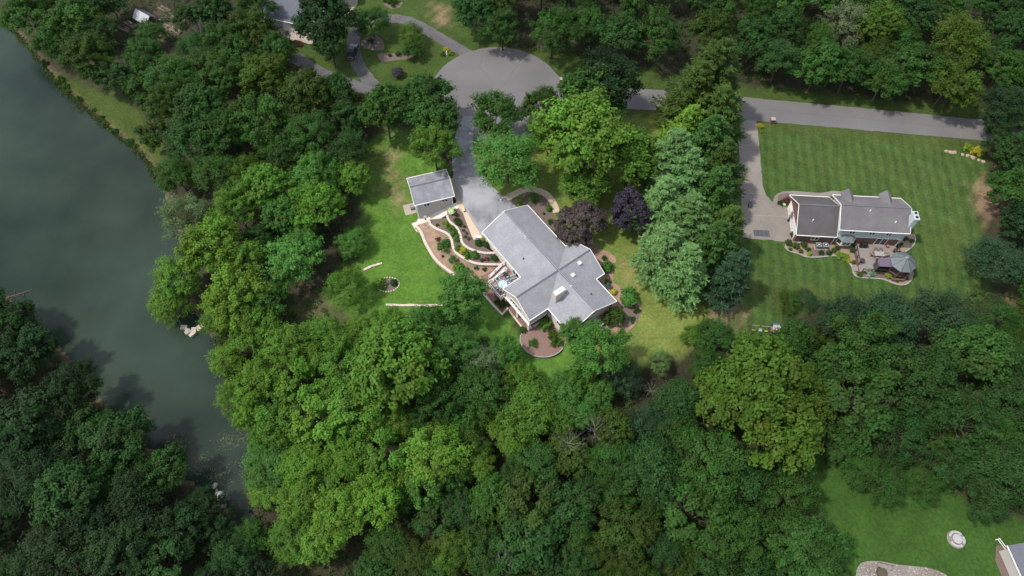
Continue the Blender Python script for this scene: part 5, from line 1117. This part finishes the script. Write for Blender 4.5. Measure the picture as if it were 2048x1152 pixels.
zone('lot_low', 'lower lot wood', [(575, 692, 54, 'b', 'G'), (640, 668, 40, 's', 'G'), (690, 720, 58, 'b', 'G'), (800, 735, 88, 'b', 'G'), (770, 655, 46, 'b', 'G'), (850, 655, 46, 'b', 'E'), (905, 690, 44, 's', 'E'), (1012, 700, 34, 'b', 'E'), (520, 760, 48, 'b', 'G'), (600, 770, 54, 'o', 'G'),
     (465, 790, 34, 'w', 'Y'), (700, 810, 54, 'b', 'G'), (640, 850, 52, 'o', 'G'), (560, 855, 50, 'b', 'G'), (880, 800, 54, 'b', 'g'), (960, 790, 50, 'm', 'g'), (1060, 815, 56, 's', 'G'), (1130, 790, 42, 's', 'E'), (1015, 870, 46, 's', 'G'), (940, 880, 40, 'w', 'O'),
     (860, 915, 60, 'm', 'Y'), (770, 905, 50, 'o', 'G'), (690, 920, 46, 's', 'G'), (610, 930, 48, 's', 'G'), (545, 935, 44, 's', 'E'), (740, 990, 52, 'm', 'Y'), (680, 1030, 50, 'm', 'Y'), (600, 1010, 48, 's', 'G'), (590, 1080, 44, 's', 'G'), (650, 1080, 40, 'm', 'Y'), (1150, 760, 34, 'b', 'G'), (455, 720, 34, 's', 'G')],
     [(440, 700), (560, 640), (700, 650), (900, 660), (1040, 700), (1060, 770), (1180, 780), (1230, 790), (1000, 920), (600, 1110), (520, 960), (500, 850)], (28, 42), 'GGgYE', 'mmbos', space=.68)
zone('bank', 'upper lake bank wood', [(60, 30, 48, 'b', 'g'), (100, 84, 38, 's', 'g'), (150, 36, 46, 'b', 'g'), (180, 108, 50, 'b', 'O'), (222, 150, 36, 'b', 'D'), (205, 60, 34, 'b', 'D'), (285, 110, 40, 'b', 'g'), (345, 150, 44, 's', 'g'), (330, 215, 44, 'b', 'O'), (400, 215, 50, 'b', 'D'), (385, 100, 36, 'w', 'D'), (425, 130, 40, 'b', 'g'), (480, 108, 40, 'b', 'g'), (555, 95, 34, 'b', 'g'), (300, 62, 26, 's', 'g'), (372, 40, 26, 'b', 'D'), (450, 90, 42, 'b', 'g'), (500, 60, 40, 'b', 'O'),
     (380, 285, 52, 's', 'D'), (350, 345, 42, 's', 'g'), (455, 160, 46, 'b', 'g'), (530, 145, 50, 'b', 'y'), (610, 185, 50, 'b', 'O'), (520, 235, 56, 'b', 'g'), (620, 265, 48, 'b', 'g'), (440, 260, 50, 'b', 'g'), (690, 235, 38, 'b', 'D'), (425, 25, 36, 'b', 'D'), (508, 8, 40, 'b', 'g')],
     [(0, -60), (240, -60), (240, 90), (330, 130), (400, 60), (400, -60), (530, -60), (530, 60), (600, 150), (690, 190), (730, 230), (650, 300), (500, 330), (360, 380), (320, 350), (300, 220), (180, 130), (80, 90), (20, 20)], (28, 40), 'gDgO', space=.80)
zone('top', 'roadside wood', [(1005, 55, 40, 'b', 'g'), (950, 20, 40, 'b', 'D'), (1105, 60, 50, 'b', 'g'), (1180, 40, 40, 'm', 'g'), (1240, 70, 44, 'b', 'D'), (1310, 60, 50, 'b', 'g'), (1900, 165, 50, 'b', 'y'), (1920, 70, 56, 's', 'y'), (1830, 130, 48, 'b', 'g'), (1770, 160, 44, 's', 'g'), (1700, 140, 44, 'b', 'g'), (1640, 130, 46, 'b', 'g'), (1560, 120, 44, 's', 'D'), (1510, 75, 44, 'b', 'D'), (1690, 40, 46, 'w', 'P'), (1760, 50, 44, 'b', 'y')],
     [(880, -70), (2120, -70), (2120, 140), (1960, 175), (1860, 175), (1640, 150), (1500, 130), (1460, 60), (1400, 90), (1300, 80), (1130, 70), (1010, 50), (930, 20)], (32, 50), 'ggDDO', space=.72)
zone('right', 'right edge wood', [(2010, 215, 46, 's', 'k'), (2030, 300, 44, 'b', 'D'), (2000, 270, 36, 'b', 'k'), (2035, 375, 46, 'b', 'g'), (2040, 440, 40, 'b', 'k')],
     [(1990, 180), (2120, 150), (2120, 600), (2060, 570), (2020, 460), (2020, 380), (1995, 300)], (30, 44), 'DkDg', space=.74)
zone('lower_right', 'lower right wood', [(1530, 760, 96, 'b', 'y'), (1560, 860, 80, 'b', 'y'), (1460, 800, 70, 'b', 'y'), (1620, 800, 60, 'b', 'y'), (1430, 920, 72, 'b', 'g'), (1720, 700, 74, 'b', 'g'), (1790, 640, 64, 's', 'b'), (1680, 640, 54, 's', 'b'), (1880, 640, 60, 's', 'b'), (1720, 790, 66, 'o', 'g'), (1840, 750, 70, 'b', 'D'), (1950, 700, 66, 'b', 'g'), (1930, 830, 70, 'w', 'D'), (1800, 860, 56, 'w', 'D'), (2030, 800, 56, 's', 'D'), (2010, 940, 60, 's', 'D'),
     (1575, 990, 56, 'b', 'g'), (1500, 960, 56, 'm', 'D'), (1620, 1090, 60, 'b', 'g'), (1480, 1060, 60, 'b', 'g'), (1380, 1030, 64, 'o', 'g'), (1300, 940, 60, 's', 'D'), (1260, 1060, 60, 'b', 'O'), (1150, 1010, 56, 'b', 'D'), (1060, 1080, 60, 'b', 'D'), (900, 1100, 50, 'w', 'y'), (980, 1000, 44, 'b', 'g'), (830, 1120, 44, 's', 'O'), (1975, 1005, 46, 's', 'D'), (1890, 930, 44, 'w', 'D'), (1770, 965, 44, 'w', 'g'), (1845, 975, 38, 'w', 'g'), (1725, 935, 36, 's', 'g'), (1690, 880, 44, 'b', 'g'), (1360, 800, 48, 's', 'D'), (1290, 850, 44, 'w', 'b')],
     [(1380, 740), (1520, 700), (1640, 640), (2120, 620), (2120, 1030), (2000, 990), (1880, 900), (1700, 890), (1620, 900), (1610, 1040), (1680, 1200), (620, 1200), (800, 1080), (960, 990), (1150, 880), (1320, 790)], (34, 56), 'DDggO', 'bobbws', space=.66)
zone('far_bank', 'far shore wood', [(60, 700, 60, 'b', 'k'), (40, 640, 40, 'b', 'k'), (140, 790, 60, 'b', 'k'), (60, 830, 66, 'b', 'k'), (230, 880, 60, 'b', 'D'), (130, 1000, 62, 'b', 'D'), (330, 950, 50, 'b', 'D'), (50, 960, 64, 's', 'k'), (260, 1000, 54, 's', 'k'), (360, 1060, 56, 'b', 'k'), (240, 1110, 62, 'b', 'k'), (100, 1110, 66, 's', 'k'), (460, 1110, 46, 's', 'D'), (498, 1078, 36, 'b', 'g'), (440, 1062, 40, 'b', 'k'), (180, 860, 50, 'b', 'D')],
     [(-60, 600), (50, 640), (110, 700), (190, 790), (270, 870), (350, 930), (420, 990), (440, 1060), (500, 1100), (560, 1200), (-60, 1200)], (36, 54), 'kkkKD', 'bbos', space=.72)  # darkest foliage colours stand in for the dim lower left corner
# bare trees
BARE = [skeleton('bare_wood', 200+i, zc=2.2, r=.02, limbs=12, reach=.7, m='deadwood', twigs=3) for i in range(2)]
for k, (a, b_, r, hs, lab) in enumerate([(1195, 850, 36, .75, 'pale bare dead tree standing in a gap of the wood below the right lawn'), (1140, 880, 40, .7, 'leaning greyish bare tree beside the pale dead tree'), (392, 62, 24, .8, 'bare pale dead tree in the wood right of the garden house'), (345, 455, 34, .6, 'bleached bare branches rising beside the sparse tree over the lake'),
        (1010, 1120, 34, .8, 'bare stem between the crowns at the bottom centre'), (1780, 950, 26, .5, 'greyish bare tree at the edge of the lower right lawn'), (1310, 755, 26, .5, 'low bare branches at the corner of the right lawn'), (660, 650, 22, .6, 'thin bare pale tree left of the long stone edging')]):
    x, y, _ = P(a, b_, 6); s = depth(x, y, 6); R = r*s/F
    t = thing('bare_tree', lab, 'dead tree', (x, y, h1(x, y)), k*1.3); t.scale = (R, R, R*1.6*hs*1.3)
    o = bpy.data.objects.new('branches', BARE[k % 2]); COL.objects.link(o); o.parent = t
# ================================================================== shrubs and garden plants
SH = [crown('round_shrub_leaves', 300+i, nlobe=9, ncl=8, nleaf=20, leaf=.10, ar=1.4, zc=.75, vz=.8, lobe=.36, cl=.2, shoot=.06, under=.5) for i in range(2)]+[crown('loose_shrub_leaves', 310, nlobe=8, ncl=6, nleaf=16, leaf=.13, ar=2.6, zc=.6, vz=.7, lobe=.45, cl=.24, shoot=.2, under=.4)]
CLIP = crown('clipped_shrub_leaves', 320, nlobe=30, ncl=12, nleaf=16, leaf=.06, ar=1.4, zc=.8, vz=.85, lobe=.22, cl=.09, shoot=.03, under=.7, m='dense')
b = MB()
for k in range(6): a = k*1.05; b.tube((0, 0, -.1), (.5*math.cos(a), .5*math.sin(a), .7), .05, .02, 4)
SST = b.mesh('shrub_stems', 'bark')
def shrub(px, py, rpx, tone, label, kind=0, group=None, hs=1.0, z=None, cat='shrub', name='garden_shrub', blooms=None):
    if z is None: x, y, g = G(px, py, .5)
    else: x, y, _ = P(px, py, z+.4); g = z
    s = depth(x, y, g); R = rpx*s/F; col_ = TONES[tone][0] if isinstance(tone, str) else tone
    t = thing(name, label, cat, (x, y, g), TR.uniform(0, 6), group); t.scale = (R, R, R*hs)
    c = bpy.data.objects.new('leaves', CLIP if kind == 3 else SH[kind]); COL.objects.link(c); c.parent = t; j = TR.uniform(.9, 1.1); c.color = (*[q*j for q in col_], 1)
    o = bpy.data.objects.new('stems', SST); COL.objects.link(o); o.parent = t
    return t
S1 = lambda x, y: (700+x*.3819, 300+y*.3819)
S2 = lambda x, y: (780+x*.2083, 320+y*.2083)
SNf = lambda x, y: (1540+x*.19097, 360+y*.19097)
S5 = lambda x, y: (500+x*.2257, y*.2257)
WH = (.55, .60, .42); YL = (.36, .33, .03); LM = (.16, .24, .03); BG = (.10, .15, .13); RD = (.13, .05, .05)
for (x, y, r, tn, k, lab, gr, z) in [
    (590, 500, 8, WH, 0, 'white flowering shrub at the shed end of the upper mulched bed', 0, -.3), (635, 522, 5, 'D', 0, 'small dark shrub below the white flowering shrub', 0, -.3), (640, 578, 7, 'O', 2, 'olive spreading shrub in the upper mulched bed', 0, -.3), (668, 612, 6, 'O', 2, 'olive low shrub below the spreading olive one in the upper bed', 0, -.3),
    (716, 634, 3.2, 'g', 0, 'tiny round plant in the upper bed, nearest the shed of five', 1, -.3), (703, 668, 3, 'g', 0, 'tiny round plant in the upper bed, second of five', 1, -.3), (733, 696, 3.2, RD, 0, 'tiny reddish round plant in the upper bed, third of five', 1, -.3), (722, 732, 3.4, 'g', 0, 'tiny round plant in the upper bed, fourth of five', 1, -.3), (756, 752, 3.4, 'g', 0, 'tiny round plant in the upper bed, nearest the house of five', 1, -.3),
    (845, 800, 8, 'D', 0, 'dark shrub in the upper bed, left one of the pair near the house wall', 0, -.3), (922, 815, 8.5, 'g', 0, 'dark round shrub in the upper bed, right one of the pair near the house wall', 0, -.3),
    (545, 618, 8, LM, 2, 'yellow-green plant clump at the upper end of the middle bed', 0, -.95), (592, 660, 8, 'G', 2, 'green leafy clump in the middle bed, first below the yellow-green clump', 0, -.95), (622, 705, 8, 'E', 2, 'green leafy clump in the middle bed, second below the yellow-green clump', 0, -.95), (648, 755, 8, 'E', 2, 'green leafy clump in the middle bed, third below the yellow-green clump', 0, -.95), (655, 845, 8, 'G', 2, 'green clump above the yellow flowers in the middle bed', 0, -.95),
    (700, 868, 8, YL, 0, 'yellow flowering plant in the middle bed', 0, -.95), (745, 915, 9, 'G', 2, 'bright green leafy plant right of the yellow flowers in the middle bed', 0, -.95), (808, 920, 9, 'E', 0, 'green shrub in the middle bed, right of the bright leafy plant', 0, -.95), (880, 955, 4, 'O', 2, 'small olive plant in the middle bed near the house', 0, -.95), (930, 945, 5, RD, 2, 'small reddish plant in the middle bed near the house', 0, -.95), (1003, 948, 7.5, 'g', 0, 'round dark green shrub at the house end of the middle bed', 0, -.95), (455, 615, 3, 'O', 2, 'tiny plant alone at the shed end of the middle bed', 0, -.95),
    (510, 830, 13, 'E', 2, 'large green shrub in the sandy bed', 0, -1.5), (545, 800, 8, 'E', 2, 'green shrub touching the upper right of the large one in the sandy bed', 0, -1.5), (600, 955, 9, 'B', 2, 'grey-green shrub in the lower part of the sandy bed', 0, -1.5), (460, 757, 5, RD, 2, 'reddish twiggy plant in the sandy bed', 0, -1.5), (505, 915, 2.6, 'O', 2, 'tiny weed in the sandy bed below the large green shrub', 0, -1.5), (685, 995, 3, 'O', 2, 'tiny olive tuft below the middle wall', 0, -1.5),
    (640, 1040, 10, 'G', 0, 'green shrub at the lower end of the sandy bed, upper one', 0, -1.5), (690, 1085, 14, 'E', 0, 'large green shrub at the lower end of the sandy bed', 0, -1.5), (830, 1035, 4.5, 'g', 0, 'small dark shrub on the bed left of the deck stair', 0, -1.5), (905, 1045, 4.5, 'O', 2, 'small olive plant left of the deck stair', 0, -1.5), (898, 752, 4.5, YL, 2, 'yellow potted flowers at the lower end of the tan walkway', 0, 0)]:
    a, b_ = S2(x, y); shrub(a, b_, r, tn, lab, k, 'tiny round plants in the upper bed' if gr else None, z=z)
for (x, y, r, tn, k, lab, z) in [(958, 258, 10.5, 'E', 0, 'bright green round shrub inside the curved front walk', 0), (1040, 308, 7, 'G', 0, 'green shrub at the right end of the curved front walk bed', 0), (885, 268, 6, LM, 2, 'yellow-green plants between the driveway and the curved front walk', 0), (887, 290, 4.5, LM, 2, 'small yellow-green plants nearer the garage roof', 0), (908, 240, 3.5, YL, 2, 'small yellow flowers at the inner edge of the curved front walk', 0), (1015, 330, 3, 'g', 0, 'small dark plant beside the roof edge in the front walk bed', 0), (1050, 372, 6, 'y', 2, 'olive plant between the roof edge and the maroon tree', 0), (1085, 400, 7, 'g', 0, 'green shrub hidden under the left side of the maroon tree', 0), (1075, 440, 8, 'g', 0, 'green shrub at the roof edge below the maroon tree', 0),
    (1333, 565, 6, 'g', 0, 'small green mound beside white rocks in the bed right of the house', 0), (1345, 622, 12, 'E', 0, 'large green clipped shrub against the right wall of the house', 0), (1350, 600, 9, 'B', 2, 'bluish spreading shrub above the large clipped shrub', 0), (1330, 615, 7, 'G', 0, 'small green shrub between wall and bluish shrub', 0), (1352, 712, 7, BG, 2, 'pale blue-grey shrub beside the right roof edge', 0), (1380, 745, 7, YL, 0, 'bright yellow round shrub beside the right roof edge', 0), (1350, 690, 6, 'g', 2, 'dark plant above the pale blue-grey shrub', 0),
    (1455, 790, 21, 'E', 0, 'big light green bushy shrub right of the lower roof corner', 0), (1385, 890, 23, 'O', 0, 'big dark olive shrub beside the air conditioner', 0), (1410, 850, 8, 'G', 2, 'green plant between the two big shrubs at the house corner', 0), (1475, 885, 7, 'g', 2, 'small green plant in the mulch right of the olive shrub', 0), (1500, 840, 7, 'D', 2, 'dark low plant behind the light green bushy shrub', 0),
    (1020, 920, 14.5, 'G', 3, 'large clipped round shrub in front of the lower porch', -1.88), (1065, 965, 9, 'y', 0, 'olive-yellow shrub below the large clipped round shrub', -1.88), (1070, 1000, 12, 'y', 2, 'yellowish spreading shrub against the lower house wall', -1.88), (1100, 1010, 8, 'G', 2, 'green shrub under the corner tree by the lower wall', -1.88), (958, 1010, 9, 'E', 2, 'small bright green shrub in the middle of the reddish mulch circle', -1.88), (905, 943, 7.5, 'g', 3, 'small dark clipped shrub at the porch corner', -1.88),
    (795, 810, 9, 'O', 2, 'straggly plant under the outer corner of the deck', -1.6), (770, 795, 6, 'O', 2, 'small straggly plant between the deck posts', -1.6), (820, 800, 6, 'g', 2, 'small plant under the deck near the house wall', -1.6)]:
    a, b_ = S1(x, y); shrub(a, b_, r, tn, lab, k, None, z=z)
for (x, y, r, tn, k, lab) in [(192, 660, 7.5, 'O', 3, 'clipped olive ball shrub behind the neighbour garage, leftmost of three'), (272, 692, 7.5, 'O', 3, 'clipped olive ball shrub behind the neighbour garage, middle of three'), (352, 678, 7, 'O', 3, 'clipped olive ball shrub behind the neighbour garage, rightmost of three'), (215, 720, 4, 'y', 3, 'small yellowish ball below the left two clipped balls'), (328, 745, 5, 'y', 0, 'low yellowish plant below the rightmost clipped ball'), (412, 770, 5, LM, 3, 'lime ball shrub at the lower edge of the mulch strip'), (400, 725, 5, 'g', 2, 'green plant above the lime ball shrub'), (540, 760, 6, 'D', 0, 'dark shrub below the left air conditioner'), (615, 765, 6, 'D', 0, 'dark shrub below the right air conditioner'), (668, 735, 5.5, 'O', 3, 'olive ball right of the air conditioners'), (705, 712, 5.5, 'D', 3, 'dark ball shrub near the bay window'), (865, 732, 6.5, 'D', 3, 'dark green ball shrub left of the deck railing'), (877, 858, 4.5, 'O', 3, 'small olive ball left of the deck corner'),
    (730, 785, 8, LM, 2, 'lime spreading plants at the bed edge below the bay window'), (785, 800, 8, LM, 2, 'lime spreading plants continuing toward the deck'), (825, 840, 5, YL, 2, 'straw-yellow grass tuft at the end of the lime plants'), (942, 985, 5.5, 'y', 0, 'yellowish ball at the lower deck corner'), (1040, 980, 8, (.22, .30, .24), 2, 'pale mint variegated plant below the deck railing'), (1090, 985, 5, (.20, .28, .22), 2, 'smaller pale mint plant right of the variegated plant'), (1243, 1005, 7, LM, 3, 'bright lime ball shrub beside the gazebo base'), (1338, 1053, 3, 'O', 3, 'tiny ball shrub in the pebbles below the gazebo, left one'), (1438, 1030, 3.6, 'O', 2, 'tiny shrub in the pebbles below the gazebo, right one'), (1488, 635, 5, 'y', 3, 'yellowish ball in the bed right of the two-storey house'), (1430, 610, 5, 'g', 2, 'green plant at the right corner of the two-storey house'), (1380, 665, 4, 'D', 0, 'dark plant beside the right end of the neighbour deck'),
    (245, 570, 7, 'g', 0, 'green shrub at the lower corner of the neighbour garage wall'), (110, 235, 6, 'O', 2, 'olive plant at the curved path by the neighbour garage'), (175, 215, 8, RD, 2, 'reddish-green plant in the middle of the curved path bed'), (205, 245, 6, 'y', 2, 'yellowish plant beside the garage corner'), (150, 255, 4, WH, 0, 'white flowers in the curved path bed'), (1355, 690, 4, 'g', 2, 'potted greenery at the deck corner')]:
    a, b_ = SNf(x, y); shrub(a, b_, r, tn, lab, k, None, z=.05)
for (a, b_, r, tn, k, lab, z) in [(1520, 252, 6, YL, 2, 'yellow plants at the lawn corner where the neighbour driveway meets the road', 0), (1523, 262, 4, LM, 2, 'lime plants below the yellow ones at the neighbour driveway mouth', 0), (1935, 296, 9, LM, 2, 'yellow-green shrub by the road above the edging stones, left one', 0), (1950, 303, 10, YL, 2, 'yellow shrub by the road above the edging stones, middle one', 0), (1966, 310, 8, 'y', 2, 'olive shrub by the road above the edging stones, right one', 0),
    (893, 98, 5.5, YL, 2, 'yellow plant at the turning circle edge, upper one', 0), (886, 108, 6, 'y', 2, 'olive plant at the turning circle edge, left one', 0), (902, 106, 5, LM, 2, 'lime plant at the turning circle edge, right one', 0), (797, 108, 6, 'g', 0, 'round green plant in the mulch strip inside the loop drive', 0), (780, 110, 4, 'O', 0, 'small olive plant at the left end of the mulch strip', 0), (743, 82, 7, 'D', 2, 'dark low plant in the stone bed under the feathery tree', 0), (785, 5, 10, 'O', 2, 'grey-green shrub in the small bed at the top edge', 0), (775, 0, 8, 'g', 2, 'green shrub at the left of the small bed at the top edge', 0),
    (762, 570, 12, 'G', 2, 'sprawling green plant in the round lawn bed, left one', None), (787, 566, 8, 'D', 0, 'dark green plant in the round lawn bed, right one', None), (620, 75, 7, 'O', 2, 'olive plants beside the front path of the blue-grey roofed house', 0), (597, 88, 6, RD, 2, 'reddish plants at the walkway corner left of the upper lawn', 0),
    (455, 705, 13, 'Y', 2, 'yellow-green bank shrub above the narrow lake end, upper one', None), (468, 745, 13, 'Y', 2, 'yellow-green bank shrub above the narrow lake end, second one', None), (480, 790, 14, 'Y', 2, 'yellow-green bank shrub above the narrow lake end, third one', None), (500, 830, 13, 'G', 2, 'green bank shrub above the narrow lake end, lowest one', None), (518, 915, 9, 'Y', 2, 'pale yellow-green shrub at the tip of the narrow lake end', None), (1145, 700, 8, 'G', 0, 'green shrub at the foot of the small tree by the lower roof end', None)]:
    shrub(a, b_, r, tn, lab, k, None, z=z)
for k, (a, b_) in enumerate([(700, 195), (722, 200), (742, 205), (690, 212), (715, 220), (735, 228), (700, 232)]): shrub(a, b_, 13, (.095, .095, .022) if k % 2 else (.07, .09, .02), 'rusty olive brush below the loop drive, number %s from its left end' % on[k], 2, 'rusty brush below the loop drive')
for k in range(18):
    a = 92+(k+TR.uniform(-.9, .9))*13; b_ = np.interp(a, [72, 108, 158, 220, 292, 322], [110, 156, 203, 256, 316, 366])+TR.uniform(-9, 1); shrub(a, b_, TR.uniform(2.5, 9), TR.choice('OgyDg'), 'low bank bush, %s from the top along the narrow grassy lake bank' % on[k], 2, 'bushes along the grassy lake bank', hs=TR.uniform(.5, 1.1))
# reeds and sedge: one ragged fringe along the near shore
shp = [P(a, b_, LAKE_Z)[:2] for a, b_ in cr([(0, 42), (28, 62), (72, 112), (108, 158), (158, 205), (220, 258), (292, 318), (322, 372)], False, 6)]+[P(a, b_, LAKE_Z)[:2] for a, b_ in cr([(440, 705), (452, 745), (478, 800), (505, 850), (515, 905), (500, 950)], False, 6)]
rg = np.random.default_rng(4); cc = []
for p_, q_ in zip(shp, shp[1:]):
    L_ = math.hypot(q_[0]-p_[0], q_[1]-p_[1])
    if L_ > 12: continue
    for _ in range(int(L_*70)):
        u = rg.uniform(); x = p_[0]+(q_[0]-p_[0])*u; y = p_[1]+(q_[1]-p_[1])*u; wv = .5+.5*math.sin(x*.7)*math.sin(y*.5+1)
        cc.append((x+rg.normal()*.45*(.4+wv)-.3*wv, y+rg.normal()*.45*(.4+wv), LAKE_Z+rg.uniform(.05, .6)*wv+.05))
cc = np.array(cc); k_ = len(cc); nn_ = rdir(rg, k_)+np.array([0, 0, .5]); nn_ /= np.linalg.norm(nn_, axis=1, keepdims=True); S = rg.uniform(.12, .3, k_)
me = quads_mesh('reeds', cc, nn_, rdir(rg, k_)*.6+np.array([0, 0, 1]), S, S*.3, np.stack([rg.uniform(0, 1, k_), rg.uniform(0, 1, k_)], 1), 'leaf')
o = bpy.data.objects.new('reeds', me); COL.objects.link(o); o['kind'] = 'stuff'; o.color = (.055, .075, .02, 1)
# undergrowth: countless low leafy plants on the forest floor, plus young brush at the wood edges
rg = np.random.default_rng(9); Cs = []; polys = [[(380, 380), (735, 290), (700, 440), (720, 560), (640, 600), (700, 650), (1000, 680), (1060, 780), (1300, 780), (1500, 700), (1640, 620), (2200, 560), (2200, 1060), (1600, 920), (1700, 1300), (440, 1300), (500, 900), (430, 700)],
    [(0, -60), (540, -60), (600, 130), (740, 200), (720, 280), (330, 380), (330, 250), (150, 120)], [(870, -60), (2200, -80), (2200, 250), (1980, 260), (1940, 215), (1350, 150), (1000, 90)], [(-200, 560), (60, 610), (300, 900), (440, 990), (480, 1300), (-200, 1300)], [(1990, 250), (2200, 250), (2200, 600), (2010, 560)]]
wp_ = [[G(*q)[:2] for q in pl] for pl in polys]
X_ = rg.uniform(-150, 150, 26000); Y_ = rg.uniform(5, 155, 26000); keep = np.zeros(26000, bool)
for pl in wp_: keep |= sdist(X_, Y_, pl)[1]
keep &= ~sdist(X_, Y_, LAKE)[1]; X_ = X_[keep]; Y_ = Y_[keep]; Z_ = H(X_, Y_); n0 = len(X_); kk = 15
c0 = np.stack([X_, Y_, Z_+.35], 1).repeat(kk, 0); sz = rg.uniform(.5, 1.15, n0).repeat(kk)
off = rdir(rg, n0*kk)*np.array([1, 1, .7])*(sz*rg.uniform(.3, 1, n0*kk))[:, None]; off[:, 2] = np.abs(off[:, 2])
tn = np.stack([(rg.uniform(0, .6, n0).repeat(kk)+rg.uniform(0, .4, n0*kk)), rg.uniform(0, 1, n0).repeat(kk)], 1); nn_ = rdir(rg, n0*kk)*.6+np.array([0, 0, 1.0]); nn_ /= np.linalg.norm(nn_, axis=1, keepdims=True)
S = rg.uniform(.13, .26, n0*kk); me = quads_mesh('undergrowth', c0+off, nn_, rdir(rg, n0*kk), S, S/1.7, tn, 'leaf')
o = bpy.data.objects.new('undergrowth', me); COL.objects.link(o); o['kind'] = 'stuff'; o.color = (.032, .062, .017, 1)
print('TREES', len(placed), 'UNDER', n0)
